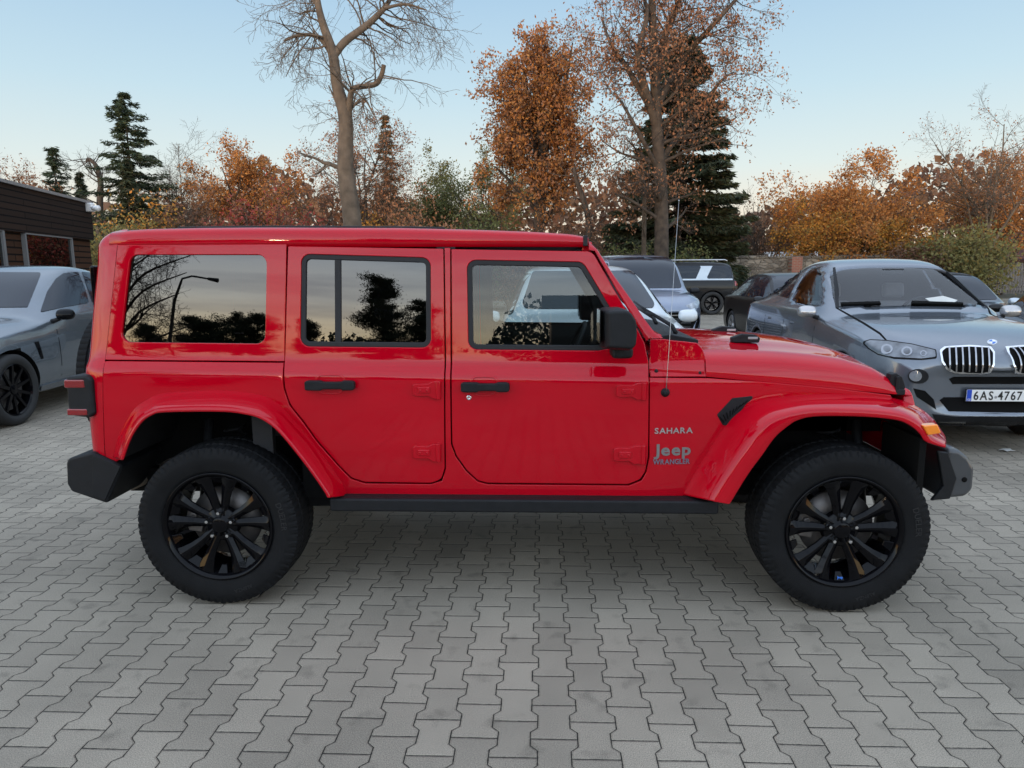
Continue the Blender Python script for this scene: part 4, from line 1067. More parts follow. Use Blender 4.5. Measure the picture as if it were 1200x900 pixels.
        MB().prism([(wb-.75, p['belt']-.35), (wb-.70, p['belt']-.10), (wb-.55, p['belt']-.03), (wb-.05, p['belt']-.03), (wb-.05, p['belt']-.35)], -W2+.12, W2-.12).build('dashboard', TRIM, s.root, bevel=.03)
        for sg in (-1, 1):
            MB().prism([(seat_x-.12, .6), (seat_x+.08, .6), (seat_x-.06, 1.22), (seat_x-.18, 1.22)], sg*.38-.24, sg*.38+.24).prism([(seat_x-.17, 1.26), (seat_x-.07, 1.26), (seat_x-.10, 1.44), (seat_x-.19, 1.44)], sg*.38-.13, sg*.38+.13).build('seat', SEATG, s.root, bevel=.04)
        cen = np.array([wb-.82, -wheel_y, p['belt']-.02]); e1 = np.array([0, 1., 0]); e2 = np.array([.45, 0, .89]); mb = MB()
        mb.tube([cen+.19*(e1*math.cos(t)+e2*math.sin(t)) for t in np.linspace(0, 2*math.pi, 28)], .016, 8, False)
        for t in (0, math.pi, 1.5*math.pi): mb.tube([cen, cen+.18*(e1*math.cos(t)+e2*math.sin(t))], .02, 6)
        mb.build('steering_wheel', SEAL, s.root, True)
        MB().box((p['wtx']+.12, 0, p['H']-.16), (.06, .24, .07)).build('rear_view_mirror', SEAL, s.root, bevel=.01)
    def mirrors(s, x, z, m, w=.20, out=.0):
        for sg in (-1, 1):
            y0 = s.p['W']/2-.06+out; V = []
            O = [(-.06, 0.02), (-.05, .10), (.0, .135), (.06, .12), (.10, .07), (.09, .01), (.02, -.015)]
            for (y, k) in ((.03, .6), (.06, .9), (.13, 1.), (.19, .92), (.225, .6)): V += [(x+a*k, sg*(y0+y), z+.06+(b-.06)*k) for a, b in O]
            n = len(O); F = [(i*n+j, i*n+(j+1) % n, (i+1)*n+(j+1) % n, (i+1)*n+j) for i in range(4) for j in range(n)]+[tuple(range(n)), tuple(range(4*n, 5*n))[::-1]]
            q = MB().add(V, F).build('door_mirror', m, s.root, True, sub=2)
            MB().tube([(x+.02, sg*(y0-.06), z-.03), (x+.02, sg*(y0+.06), z+.01)], [.03, .022], 8).build('mirror_arm', BLK, q, True)
    def generic_glass(s, rear=True, sides=True, ws=True, div=True):
        p = s.p; W2 = p['W']/2
        if ws:
            h, H = p['hood']+.06, p['H']-.075; wr = p.get('wroof', .6)
            s.proj('windscreen', [(-W2*.76, h), (W2*.76, h), (wr*.93, H), (-wr*.93, H)], CGLASS, 'x', 1, r=.05, step=.035, off=.006)
        if rear:
            h, H = p['tail']+.07, p['H']-.09; wr = p.get('wroof', .6)
            s.proj('rear_window', [(-W2*.74, h), (W2*.74, h), (wr*.85, H), (-wr*.85, H)], CGLASS, 'x', -1, r=.05, step=.05, off=.006)
        if sides:
            z0, z1 = p['belt']+.045, p['H']-.10
            xa, xb, xc, xd = p['wbx']-.12, p['wtx']-.06, p['rtx']+.0, p['rbx']+.22
            def bnd(x, up):     # top line of the side glass
                return min(z1, z0+(xa-x)/(xa-xb)*(z1-z0) if x > xb else (z0+.06+(x-xd)/(xc-xd)*(z1-z0-.06) if x < xc else z1))
            mid = (xa+xd)/2-.05; m2 = mid-.95*(p['L']/4.6)
            cuts = [(mid+.03, xa-.02), (max(xd+.02, m2), mid-.03)]
            if m2-.06 > xd+.1: cuts.append((xd+.02, m2-.06))
            for (a, b) in cuts:
                xs = np.linspace(a, b, 8); poly = [(x, z0) for x in xs]+[(x, max(z0+.02, bnd(x, 1))) for x in xs[::-1]]
                s.proj('side_window', poly, CGLASS, 'y', 1, mirror=True, step=.08)
    def shut(s, xs, z0, z1):
        for x in xs:
            s.proj('door_gap', [(x-.005, z0), (x+.005, z0), (x+.005, z1), (x-.005, z1)], BLK2, 'y', 1, off=.0015, mirror=True, step=.12, thick=.004)
    def handles(s, xs, z, m):
        for x in xs:
            s.proj('door_handle', [(x-.10, z-.014), (x+.10, z-.014), (x+.10, z+.014), (x-.10, z+.014)], m, 'y', 1, off=.022, mirror=True, r=.01, step=.06)
SEATG = mat('grey_seat', (.30, .30, .31), .7)
LINING = mat('cabin_lining', (.09, .09, .10), .8)
H0 = math.atan2(-1, math.sin(YAW))

# --- grey coupe SUV at the right, facing the camera
GREY = paint('grey_metallic', (.155, .175, .205), .6, .25)
p = dict(L=4.9, W=1.99, H=1.735, gc=.24, belt=1.14, hood=1.13, tail=1.12, wbx=.98, wtx=.18, rtx=-.75, rbx=-1.98, axf=1.50, axr=-1.43, wr=.385, rim=.26, wroof=.60, hoodfront=1.00, bow=.22, rimmat=GBLK)
X6 = Car('coupe_suv', p, at(4.16, 5.95), H0-R(3.5), GREY, 'grey metallic coupe SUV with twin oval grille and readable number plate, facing the camera', 'car')
c = X6
_ws = [(973, 318), (1000, 314.5), (1050, 313.5), (1093, 316), (1098, 318), (1122, 336), (1149, 357.5), (1100, 357), (1040, 359), (979, 359), (975, 340)]
_s1 = [(928, 352), (935, 336), (942, 322), (950, 314.5), (957, 315), (962, 325), (964, 345), (962, 358), (940, 356)]
c.open_glass([(np.array(_ws, float), True), (np.array(_s1, float), True)])
GLASS_C = glassmat('car_window_glass', (.80, .84, .88), 1.6)
c.trace('windscreen', _ws, GLASS_C, r=2, thick=.003)
SIDEG = CGLASS
c.trace('side_window', _s1, GLASS_C, mirror=True, r=2, thick=.003)
c.trace('side_window', [(901, 343), (913, 328), (927, 318.5), (941, 315), (934, 328), (924, 350)], SIDEG, mirror=True, r=1.5)
c.trace('side_window', [(899, 342), (902, 334), (912, 324), (922, 319), (911, 328), (900, 343.5)], SIDEG, mirror=True)
_hl = np.array([(1010, 401), (1020, 398), (1040, 399), (1068, 403), (1097, 410), (1098, 420), (1080, 422), (1048, 420.5), (1029, 416), (1018, 409)], float)
c.trace('lamp_housing', _hl, GBLK, mirror=True, off=.006, r=2, step=2)
CLEARL = mat('clear_lamp', (.13, .14, .155), .08, .5, 1, var=.5, vscale=10)
hl = c.trace('head_lamp', offset(_hl, 1.5)[0], CLEARL, mirror=True, off=.011, r=2, step=2)
for (x, y, r_) in ((1040, 410, 7), (1063, 412.5, 6.5), (1082, 415, 4)):
    c.trace('lamp_projector', [(x+r_*math.cos(t), y+r_*.8*math.sin(t)) for t in np.linspace(0, 2*math.pi, 14)[:-1]], mat('lamp_chrome', (.30, .31, .33), .25, .9, .5), off=.016, mirror=True, step=2)
    c.trace('lamp_pupil', [(x+r_*.62*math.cos(t), y+r_*.5*math.sin(t)) for t in np.linspace(0, 2*math.pi, 12)[:-1]], CLEARL, off=.020, mirror=True, step=2)
for (o_, nm) in (([(1100.5, 412), (1106, 408), (1135, 406.5), (1160, 408), (1164.5, 414), (1164, 428), (1160, 435), (1150, 436.5), (1118, 436), (1108, 432), (1102.5, 424)], 0),):
    c.trace('grille_frame', o_, CHROME, mirror=True, off=.022, r=3, step=2.5)
    q = np.array(o_, float); cc = q.mean(0); q2 = cc+(q-cc)*np.array([.92, .86])
    c.trace('grille_opening', q2, BLK2, mirror=True, off=.027, r=3, step=2.5)
    for x in np.linspace(1111, 1156, 7):
        c.trace('grille_bar', [(x-.9, 410.5), (x+.9, 410.5), (x+1.3, 433), (x-.5, 433)], mat('dark_chrome', (.40, .40, .42), .2, 1.0), mirror=True, off=.045, step=3, thick=.0)
c.trace('fog_lamp_bezel', [(1076+12*math.cos(t), 441+8.6*math.sin(t)) for t in np.linspace(0, 2*math.pi, 18)[:-1]], BLK, mirror=True, off=.010, step=2.5)
c.trace('fog_lamp', [(1073+7*math.cos(t), 440.5+6.2*math.sin(t)) for t in np.linspace(0, 2*math.pi, 18)[:-1]], HEADL, mirror=True, off=.018, step=2.5)
c.trace('bumper_slot', [(1112, 444), (1118, 441.5), (1200, 441.5), (1216, 441.5), (1221, 444), (1216, 450), (1116, 450)], BLK2, off=.004, step=3)
c.trace('lower_intake', [(1101, 469), (1106, 465.5), (1230, 465.5), (1234, 469), (1228, 484), (1112, 482)], BLK2, off=.006, step=3)
c.trace('corner_intake', [(1070, 455), (1084, 458), (1094, 468), (1097, 480), (1088, 474), (1074, 465)], BLK2, off=.004, mirror=True, step=3)
c.trace('bumper_lip', [(1092, 485), (1120, 488), (1220, 488), (1238, 485), (1236, 497), (1180, 500), (1110, 498), (1098, 495)], BLK, off=.012, step=4)
c.trace('hood_line', [(979, 361), (981, 360.4), (1013, 378), (1032, 390), (1040, 399), (1038, 399.5), (1030, 391.5), (1011, 379.5)], BLK2, off=.0015, mirror=True, thick=.003)
c.trace('wiper', [(985, 356), (1030, 354.5), (1032, 357), (986, 358.5)], BLK2, off=.02, step=4)
c.trace('wiper', [(1068, 354), (1128, 356), (1128, 358), (1068, 357)], BLK2, off=.02, step=4)
c.trace('dash_paper', [(1084, 350), (1105, 347), (1122, 352), (1118, 355), (1092, 355)], mat('paper', (.55, .55, .52), .7), off=.0045, step=4, thick=.001)
c.trace('window_trim', [(976, 314), (979, 313.5), (983, 340), (983, 362), (979, 360), (978, 340)], BLK, off=.006, mirror=True, step=4)
c.handles([-.1, -1.0], .98, GREY); c.shut([.72, -.32, -1.1], .45, 1.12)
c.proj('rear_window', [(-.55, 1.22), (.55, 1.22), (.5, 1.55), (-.5, 1.55)], CGLASS, 'x', -1)
c.proj('tail_lamp', [(.55, .95), (.92, .95), (.92, 1.08), (.55, 1.08)], REDL, 'x', -1, mirror=True)
c.trace('badge', [(1162.5+6*math.cos(t), 401.2+3.2*math.sin(t)) for t in np.linspace(0, 2*math.pi, 18)[:-1]], CHROME, off=.006, step=2)
for q, m_ in (((0, 1), 'b'), ((1, 2), 'w'), ((2, 3), 'b'), ((3, 4), 'w')):
    ts = np.linspace(q[0]*math.pi/2, q[1]*math.pi/2, 7)
    c.trace('badge_field', [(1162.5, 401.2)]+[(1162.5+4.2*math.cos(t), 401.2+2.2*math.sin(t)) for t in ts], mat('badge_field_blue', (.03, .15, .55), .3) if m_ == 'b' else mat('badge_field_white', (.8, .8, .8), .3), off=.0085, step=3)
MIRS = mat('brushed_cap', (.50, .48, .47), .25, .8)
c.mirrors(.72, 1.10, MIRS)
# number plate
def plate(car, x, z, txt, y0=0.):
    pw, ph = .52, .112
    pl = MB().box((x, y0, z), (.012, pw, ph)).build('number_plate', BLK, car.root, bevel=.004)
    MB().box((x+.0075, y0, z), (.003, pw-.012, ph-.012)).build('plate_face', mat('plate_white', (.78, .78, .76), .4), pl)
    MB().box((x+.0085, y0-pw/2+.028, z), (.003, .040, ph-.014)).build('plate_band', mat('plate_blue', (.01, .06, .45), .4), pl)
    t = text_mesh(txt, .105, .0008, .0016, .40, gap=.004); DK = mat('plate_ink', (.01, .01, .01), .5)
    mkobj('plate_letters', [(x+.0105+v[2], y0-.20+v[0]+.005, z-.037+v[1]) for v in t.V], t.F, DK, pl)
    t = text_mesh('CZ', .022, .0006, .0006, .026); mkobj('plate_letters', [(x+.0112+v[2], y0-pw/2+.015+v[0], z-.044+v[1]) for v in t.V], t.F, mat('plate_white', (1, 1, 1)), pl)
    mkobj('plate_stamp', [(x+.0108, y0-.012+.012*math.cos(t), z-.015+.012*math.sin(t)) for t in np.linspace(0, 2*math.pi, 13)[:-1]], [tuple(range(12))], mat('stamp_grey', (.3, .3, .3), .5), pl)
oo = X6.Mi @ Vector(CAM); dd = (X6.Mi.to_3x3() @ Vector(ray(1165, 462.5))).normalized(); hl_, _ = X6.hit(oo, dd)
plate(X6, hl_.x+.035, hl_.z, '6AS 4767', hl_.y)

# --- grey SUV at the left edge
GREY2 = paint('silver_grey_paint', (.14, .165, .19), .6, .24)
p = dict(L=4.94, W=2.0, H=1.72, gc=.22, belt=1.13, hood=1.10, tail=1.12, wbx=.92, wtx=.12, rtx=-.8, rbx=-2.05, axf=1.52, axr=-1.45, wr=.385, rim=.275, wroof=.62, rimmat=GBLK, spokes=10)
LC = Car('grey_suv', p, at(-6.27, 6.55), H0+R(1.5), GREY2, 'silver grey SUV cut by the left edge, parked in front of the dark wooden building', 'car')
LC.trace('windscreen', [(-60, 319), (48.5, 319.5), (32, 360), (-60, 361)], CGLASS, r=2, off=.006)
LC.trace('side_window', [(47, 366), (55, 342), (65, 327), (74, 320.5), (91, 319), (98, 335), (104, 355), (75, 360)], CGLASS, mirror=True, r=1.5, off=.008)
LC.trace('side_window', [(96, 319), (114, 320), (134, 323), (138, 350), (108, 354)], CGLASS, mirror=True, off=.008)
LC.generic_glass(ws=False, sides=False); LC.shut([.70, -.35], .42, 1.08); LC.handles([-.12, -1.02], .96, GREY2); LC.mirrors(.70, 1.08, GBLK, out=.03)
LC.proj('side_vent', [(1.02, .66), (1.06, .66), (1.13, .86), (1.06, .86)], GBLK, 'y', 1, off=.006, mirror=True)
LC.proj('sill_trim', [(-1.0, .30), (1.05, .30), (1.08, .36), (-1.0, .38)], GREY, 'y', 1, off=.02, mirror=True, step=.1)
LC.proj('head_lamp', [(.45, .80), (.9, .84), (.88, .72), (.5, .70)], HEADL, 'x', 1, mirror=True); LC.proj('grille', [(.06, .60), (.40, .62), (.38, .86), (.06, .84)], BLK2, 'x', 1, mirror=True)
for sg in (1, -1): pass

# --- white SUV behind the red car
WHITE = paint('white_paint', (.62, .66, .68), 0, .3)
p = dict(L=4.55, W=1.86, H=1.68, gc=.2, belt=1.12, hood=1.17, tail=1.05, wbx=.92, wtx=.10, rtx=-1.3, rbx=-2.0, axf=1.42, axr=-1.28, wr=.35, wroof=.60, hatch=True)
WC = Car('white_suv', p, at(.80, 5.85), H0+R(0), WHITE, 'white SUV parked facing the camera directly behind the red car', 'car')
WC.generic_glass(); WC.mirrors(.78, 1.09, WHITE, out=.02); WC.shut([.6, -.4], .4, 1.06)
WC.proj('head_lamp', [(.45, .82), (.85, .86), (.84, .76), (.5, .72)], HEADL, 'x', 1, mirror=True); WC.proj('grille', [(-.4, .6), (.4, .6), (.42, .8), (-.42, .8)], BLK2, 'x', 1)

# --- blue-grey van behind it
VANP = paint('blue_grey_paint', (.20, .235, .31), .4, .3)
p = dict(L=4.95, W=1.93, H=1.93, gc=.2, belt=1.10, hood=1.16, tail=1.15, wbx=1.35, wtx=.62, rtx=-2.1, rbx=-2.35, axf=1.55, axr=-1.6, wr=.34, wroof=.72, hatch=True, hoodfront=1.03)
VC = Car('van', p, at(2.80, 13.4), H0+R(2), VANP, 'blue-grey passenger van parked facing the camera behind the white SUV', 'van')
VC.generic_glass(); VC.mirrors(1.1, 1.1, BLK); VC.shut([.95, -.1], .4, 1.06)
VC.proj('head_lamp', [(.50, .92), (.62, .84), (.93, .90), (.95, 1.04), (.80, 1.0)], HEADL, 'x', 1, mirror=True)
VC.proj('grille', [(-.62, .45), (.62, .45), (.72, .62), (.60, .80), (-.60, .80), (-.72, .62)], BLK2, 'x', 1, off=.01)
for z in (.52, .60, .68, .75): VC.proj('grille_bar', [(-.6, z-.01), (.6, z-.01), (.6, z+.01), (-.6, z+.01)], CHROME, 'x', 1, off=.02, thick=0, step=.15)
VC.proj('grille_surround', [(.66, .45), (.74, .45), (.82, .62), (.68, .86), (.58, .84), (.73, .62)], CHROME, 'x', 1, off=.02, mirror=True)

# --- silver hatchback seen through the windows
p = dict(L=4.3, W=1.8, H=1.62, gc=.2, belt=1.02, hood=1.0, tail=1.0, wbx=.95, wtx=.2, rtx=-1.4, rbx=-1.95, axf=1.35, axr=-1.25, wr=.33, wroof=.56, hatch=True)
c = Car('silver_hatchback', p, at(-1.35, 9.3), H0+R(1), paint('light_silver', (.42, .46, .50), .5, .3), 'silver hatchback left of the white SUV, glimpsed through the red car front window', 'car')
c.generic_glass(); c.mirrors(.75, .98, BLK)
# --- two-tone off-road car by the stone wall, side on
BLKP = mat('black_paint', (.006, .006, .007), .35, 0, .35, .2, .05, 4)
p = dict(L=4.75, W=1.9, H=1.83, gc=.3, belt=1.16, hood=1.16, tail=1.12, wbx=.85, wtx=.35, rtx=-1.95, rbx=-2.25, axf=1.45, axr=-1.38, wr=.40, rim=.27, wroof=.70, hatch=True, rimmat=GBLK)
rearx = U(833, 369, 0)
gp = G(834, 369); c = Car('two_tone_suv', p, (gp[0]-1.38-2.375, gp[1]+.9, 0), math.pi, BLKP, 'black and silver off-road SUV side-on in front of the stone wall, tail right', 'car')
c.generic_glass(sides=False)
for q in ([(-2.12, 1.24), (-1.15, 1.24), (-1.38, 1.68), (-1.95, 1.68)], [(-.80, 1.24), (-.12, 1.24), (-.12, 1.68), (-1.0, 1.68)], [(-.04, 1.24), (.72, 1.24), (.30, 1.68), (-.04, 1.68)]): c.proj('side_window', q, CGLASS, 'y', 1, off=.006, mirror=True, r=.05, step=.06)
SILV = paint('silver_paint', (.45, .50, .54), .5, .3)
c.proj('upper_panel', [(-2.3, 1.19), (.4, 1.19), (.2, 1.80), (-2.0, 1.80)], SILV, 'y', 1, off=.0025, mirror=True, step=.12, thick=.002)
c.proj('tail_lamp', [(-2.32, .98), (-2.12, 1.0), (-2.12, 1.16), (-2.30, 1.14)], REDL, 'y', 1, off=.01, mirror=True)
for sg in (-1, 1): MB().tube([(.2, sg*.68, 1.84), (.1, sg*.68, 1.88), (-1.8, sg*.68, 1.88), (-1.9, sg*.68, 1.84)], .02, 6).build('roof_rail', SILVER, c.root, True)
# --- dark estate parked behind the grey coupe SUV
p = dict(L=4.7, W=1.85, H=1.52, gc=.18, belt=.98, hood=.98, tail=1.02, wbx=.9, wtx=.15, rtx=-1.2, rbx=-2.05, axf=1.4, axr=-1.35, wr=.34, wroof=.58)
c = Car('black_car', p, at(5.75, 12.2), H0-R(1), BLKP, 'black car half hidden behind the grey coupe SUV, in front of the stone wall', 'car')
c.generic_glass(); c.mirrors(.7, .95, BLKP)
# --- small white car far right
p = dict(L=4.2, W=1.78, H=1.60, gc=.2, belt=1.0, hood=1.0, tail=1.0, wbx=.95, wtx=.2, rtx=-1.3, rbx=-1.9, axf=1.3, axr=-1.25, wr=.33, wroof=.56, hatch=True)
c = Car('white_hatchback', p, at(9.55, 15.8), H0+R(2), WHITE, 'white hatchback far back, only roof and windscreen showing over the coupe SUV', 'car')
c.generic_glass(); c.mirrors(.75, .98, WHITE)
# --- dark soft-top
p = dict(L=4.2, W=1.8, H=1.52, gc=.18, belt=.98, hood=1.0, tail=1.0, wbx=.75, wtx=.2, rtx=-.7, rbx=-1.5, axf=1.3, axr=-1.25, wr=.33, wroof=.60)
c = Car('soft_top_car', p, at(7.75, 10.9), H0+R(0), paint('dark_blue_paint', (.03, .04, .055), .3, .3), 'dark car with a black cloth roof behind the grey coupe SUV, far right', 'car')
c.generic_glass(sides=False); c.mirrors(.62, .96, SILV)
c.proj('cloth_roof', [(-1.4, -.72), (.12, -.66), (.12, .66), (-1.4, .72)], TRIM, 'z', 1, off=.012, r=.1, step=.1)
# --- dark car cut by the right edge, tail towards us
p = dict(L=4.5, W=1.85, H=1.50, gc=.2, belt=1.0, hood=1.0, tail=1.02, wbx=.9, wtx=.15, rtx=-.9, rbx=-1.95, axf=1.38, axr=-1.3, wr=.35, wroof=.58)
a0 = H0+R(152); q = at(6.75, 7.6); c = Car('dark_saloon', p, q+4.5*np.array([math.cos(a0), math.sin(a0), 0]), a0, paint('dark_metallic', (.035, .045, .055), .5, .25), 'dark metallic car cut by the right edge, red rear lamp showing', 'car')
c.generic_glass(); c.proj('tail_lamp', [(.5, .80), (.90, .82), (.90, .98), (.55, .96)], REDL, 'x', -1, mirror=True); c.mirrors(.7, .95, BLKP)
# two cars behind the photographer; the dark estate is added for richer reflections
p = dict(L=4.6, W=1.84, H=1.48, gc=.18, belt=.98, hood=.98, tail=1.0, wbx=.9, wtx=.15, rtx=-1.0, rbx=-1.95, axf=1.38, axr=-1.3, wr=.34, wroof=.58)
c = Car('silver_saloon', p, (-6.5, -12.5, 0), R(95), paint('light_silver', (.42, .46, .50)), 'silver saloon behind the photographer, mirrored low in the red rear door', 'car'); c.generic_glass(); c.mirrors(.7, .95, BLKP)
c = Car('added_estate', p, (5.2, -13.0, 0), R(86), paint('dark_blue_paint', (.03, .04, .055)), 'dark estate added behind the photographer to enrich reflections in the red front wing', 'car'); c.generic_glass(); c.mirrors(.7, .95, BLKP)
# =================================================================== walls, houses, posts
def PT(px, py, D):
    d = ray(px, py); return CAM+d*(D/float(d@FWH))
def voro_stone(name, c1, c2, mortar, scale):
    m = bpy.data.materials.new(name); m.use_nodes = True; n = m.node_tree; b = n.nodes['Principled BSDF']; l = n.links.new
    tc = n.nodes.new('ShaderNodeTexCoord'); mp = n.nodes.new('ShaderNodeMapping'); mp.inputs['Scale'].default_value = (scale, scale, scale*1.9); l(tc.outputs['Object'], mp.inputs[0])
    v = n.nodes.new('ShaderNodeTexVoronoi'); v.feature = 'DISTANCE_TO_EDGE'; v.inputs['Scale'].default_value = 1; l(mp.outputs[0], v.inputs['Vector'])
    v2 = n.nodes.new('ShaderNodeTexVoronoi'); v2.inputs['Scale'].default_value = 1; l(mp.outputs[0], v2.inputs['Vector'])
    r = n.nodes.new('ShaderNodeMapRange'); r.inputs['From Min'].default_value = .03; r.inputs['From Max'].default_value = .10; l(v.outputs['Distance'], r.inputs['Value'])
    cr = n.nodes.new('ShaderNodeValToRGB'); cr.color_ramp.elements[0].color = (*c1, 1); cr.color_ramp.elements[1].color = (*c2, 1)
    sx = n.nodes.new('ShaderNodeSeparateColor'); l(v2.outputs['Color'], sx.inputs[0]); l(sx.outputs[0], cr.inputs[0])
    mx = n.nodes.new('ShaderNodeMix'); mx.data_type = 'RGBA'; l(r.outputs[0], mx.inputs[0]); mx.inputs[6].default_value = (*mortar, 1); l(cr.outputs[0], mx.inputs[7])
    l(mx.outputs[2], b.inputs['Base Color']); b.inputs['Roughness'].default_value = .9
    bp = n.nodes.new('ShaderNodeBump'); bp.inputs['Distance'].default_value = .05; l(r.outputs[0], bp.inputs['Height']); l(bp.outputs[0], b.inputs['Normal']); return m
def brickmat(name, c1, c2, mortar, scale, bw=.25, rh=.08, ms=.01, axis='x'):
    m = bpy.data.materials.new(name); m.use_nodes = True; n = m.node_tree; b = n.nodes['Principled BSDF']; l = n.links.new
    tc = n.nodes.new('ShaderNodeTexCoord'); sp = n.nodes.new('ShaderNodeSeparateXYZ'); cb = n.nodes.new('ShaderNodeCombineXYZ'); l(tc.outputs['Object'], sp.inputs[0])
    l(sp.outputs['X' if axis == 'x' else 'Y'], cb.inputs[0]); l(sp.outputs['Z'], cb.inputs[1])
    br = n.nodes.new('ShaderNodeTexBrick'); br.inputs['Scale'].default_value = scale; br.inputs['Brick Width'].default_value = bw; br.inputs['Row Height'].default_value = rh; br.inputs['Mortar Size'].default_value = ms
    br.inputs['Color1'].default_value = (*c1, 1); br.inputs['Color2'].default_value = (*c2, 1); br.inputs['Mortar'].default_value = (*mortar, 1); l(cb.outputs[0], br.inputs['Vector'])
    l(br.outputs['Color'], b.inputs['Base Color']); b.inputs['Roughness'].default_value = .85; b.inputs['Specular IOR Level'].default_value = .12
    bp = n.nodes.new('ShaderNodeBump'); bp.inputs['Distance'].default_value = .02; bp.invert = True; l(br.outputs['Fac'], bp.inputs['Height']); l(bp.outputs[0], b.inputs['Normal']); return m
STONE = voro_stone('rubble_stone', (.10, .085, .07), (.30, .26, .21), (.20, .175, .14), 3.2)
WX0, WX1 = PT(690, 320, 35)[0], PT(1120, 320, 35)[0]; wy = 31.6; wh = PT(860, 303, 35.8)[2]
w = empty('stone_wall', ((WX0+WX1)/2, wy, 0), 0, 'long rubble stone wall closing the yard behind the parked cars', 'wall')
MB().box((0, .25, wh/2), (WX1-WX0, .5, wh)).build('masonry', STONE, w)
mb = MB(); x = -(WX1-WX0)/2; rr = random.Random(3)
while x < (WX1-WX0)/2-.6:
    d = rr.uniform(.35, .6); h = rr.uniform(.08, .14); mb.box((x+d/2, .25, wh+h/2-.0), (d-.02, .58, h)); x += d
mb.build('coping', STONE, w, bevel=.02)
# reddish brick gate post and pale shed behind the wall
PINK = brickmat('pink_brick', (.33, .13, .09), (.28, .11, .08), (.3, .25, .2), 1)
a = PT(931, 304, 35); o = MB().box((0, 0, 1.05), (.5, .5, 2.1)).build('gate_post', PINK); o.location = (a[0], 31.2, 0); tag(o, 'reddish brick post set in the stone wall above the black car', 'gate post')
def house(name, cx, cy, w_, d_, h, rh, wallm, roofm, rz, label, ridge='x', wins=()):
    r = empty(name, (cx, cy, 0), rz, label, 'house'); 
    V = [(-w_/2, -d_/2, 0), (w_/2, -d_/2, 0), (w_/2, d_/2, 0), (-w_/2, d_/2, 0), (-w_/2, -d_/2, h), (w_/2, -d_/2, h), (w_/2, d_/2, h), (-w_/2, d_/2, h), (0, -d_/2, h+rh), (0, d_/2, h+rh)]
    F = [(0, 1, 5, 8, 4), (1, 2, 6, 5), (2, 3, 7, 9, 6), (3, 0, 4, 7)]
    mkobj('wall', V, F, wallm, r)
    e = .35; mb = MB(); k = rh/(w_/2)
    for s in (-1, 1):
        P = [(0, h+rh+.02), (s*(w_/2+e), h-e*k+.02), (s*(w_/2+e), h-e*k+.17), (0, h+rh+.17)]; mb.prism(P, -d_/2-e, d_/2+e)
    mb.build('roof', roofm, r)
    for (x, z, ww, hh) in wins:
        f = MB().box((x, -d_/2-.02, z), (ww+.12, .08, hh+.12)).build('window', mat('window_white', (.6, .6, .58), .5), r); MB().box((x, -d_/2-.065, z), (ww, .02, hh)).build('pane', GBLK, f)
    return r
PLAST = mat('pale_plaster', (.50, .44, .38), .9, var=.12, vscale=2); TILE = brickmat('roof_tile', (.16, .07, .05), (.12, .055, .045), (.05, .03, .03), 1, .3, .22, .02)
a = PT(1192, 300, 48); house('gabled_house', a[0]+2.0, a[1], 4.8, 9, 2.1, 2.0, PLAST, TILE, R(-14), 'pale gabled house with a brown tiled roof at the far right edge', wins=((-.9, 1.5, .7, .9), (.8, 1.5, .7, .9), (0, 2.9, .5, .5)))
a = PT(930, 296, 44); house('pale_shed', a[0], a[1], 3.2, 3, 1.9, .45, PINK, mat('pale_roof', (.50, .47, .43), .7), R(90), 'small shed with a pale roof peeping over the stone wall')
# timber fence at the right
f = empty('timber_fence', tuple(PT(1195, 325, 38)*np.array([1, 1, 0])), 0, 'grey timber slat fence in front of the gabled house', 'fence')
FW = mat('weathered_timber', (.13, .12, .115), .85, var=.3)
mb = MB()
for k in range(44): mb.box((-1.2+k*.14, 0, .95), (.09, .03, 1.6+.05*math.sin(k*2.1)))
mb.build('slats', FW, f); mb = MB(); mb.box((1.8, .04, .5), (6.2, .05, .1)); mb.box((1.8, .04, 1.4), (6.2, .05, .1)); mb.build('rails', FW, f)

# ---- dark timber building at the left
CLAD = brickmat('dark_cladding', (.020, .013, .010), (.030, .018, .013), (.004, .003, .003), 1, 2.4, .12, .012, axis='x')
CLAD2 = brickmat('brown_cladding', (.055, .026, .014), (.040, .020, .012), (.006, .004, .003), 1, 1.6, .13, .016, axis='x')
A = PT(107, 300, 17.5); B = PT(0, 300, 13.0); hA = PT(107, 238, 17.5)[2]; hB = PT(0, 213, 13.0)[2]; hh = (hA+hB)/2
dv = (A-B); dv[2] = 0; ln = np.linalg.norm(dv); an = math.atan2(dv[1], dv[0])
bl = empty('timber_building', (A[0], A[1], 0), an, 'low flat-roofed building clad in dark boards behind the silver grey SUV', 'building')
# local x runs away from camera along the wall; wall face is local -y
def zz(px, py, D): return PT(px, py, D)[2]
Lw = 6.2; wz = hh
band = zz(50, 262, 15.0) if False else wz-.85
MB().box((-Lw/2, 3.0, band/2), (Lw, 6.0, band)).build('wall', CLAD2, bl)
MB().box((-Lw/2+.0, 3.0, (wz+band)/2), (Lw+.12, 6.16, wz-band)).build('fascia', CLAD, bl)
MB().box((-Lw/2, 3.0, wz+.03), (Lw+.2, 6.25, .06)).build('roof_edge', mat('roof_metal', (.35, .36, .38), .4, .7), bl)
def lx(px, D_guess=15):   # local x of a picture column on the wall face
    d = ray(px, 300); a2 = np.array([A[0], A[1]]); u = dv[:2]/ln; M2 = np.array([[d[0], -u[0]], [d[1], -u[1]]]); t = np.linalg.solve(M2, a2-CAM[:2]); return t[1], t[0]
x1, t1 = lx(83); x0, t0 = lx(27); zt1 = (CAM+ray(83, 277)*t1)[2]
WF = mat('window_frame_grey', (.16, .165, .17), .5, spec=.2)
fr = MB(); W_ = x1-x0; xc = (x0+x1)/2
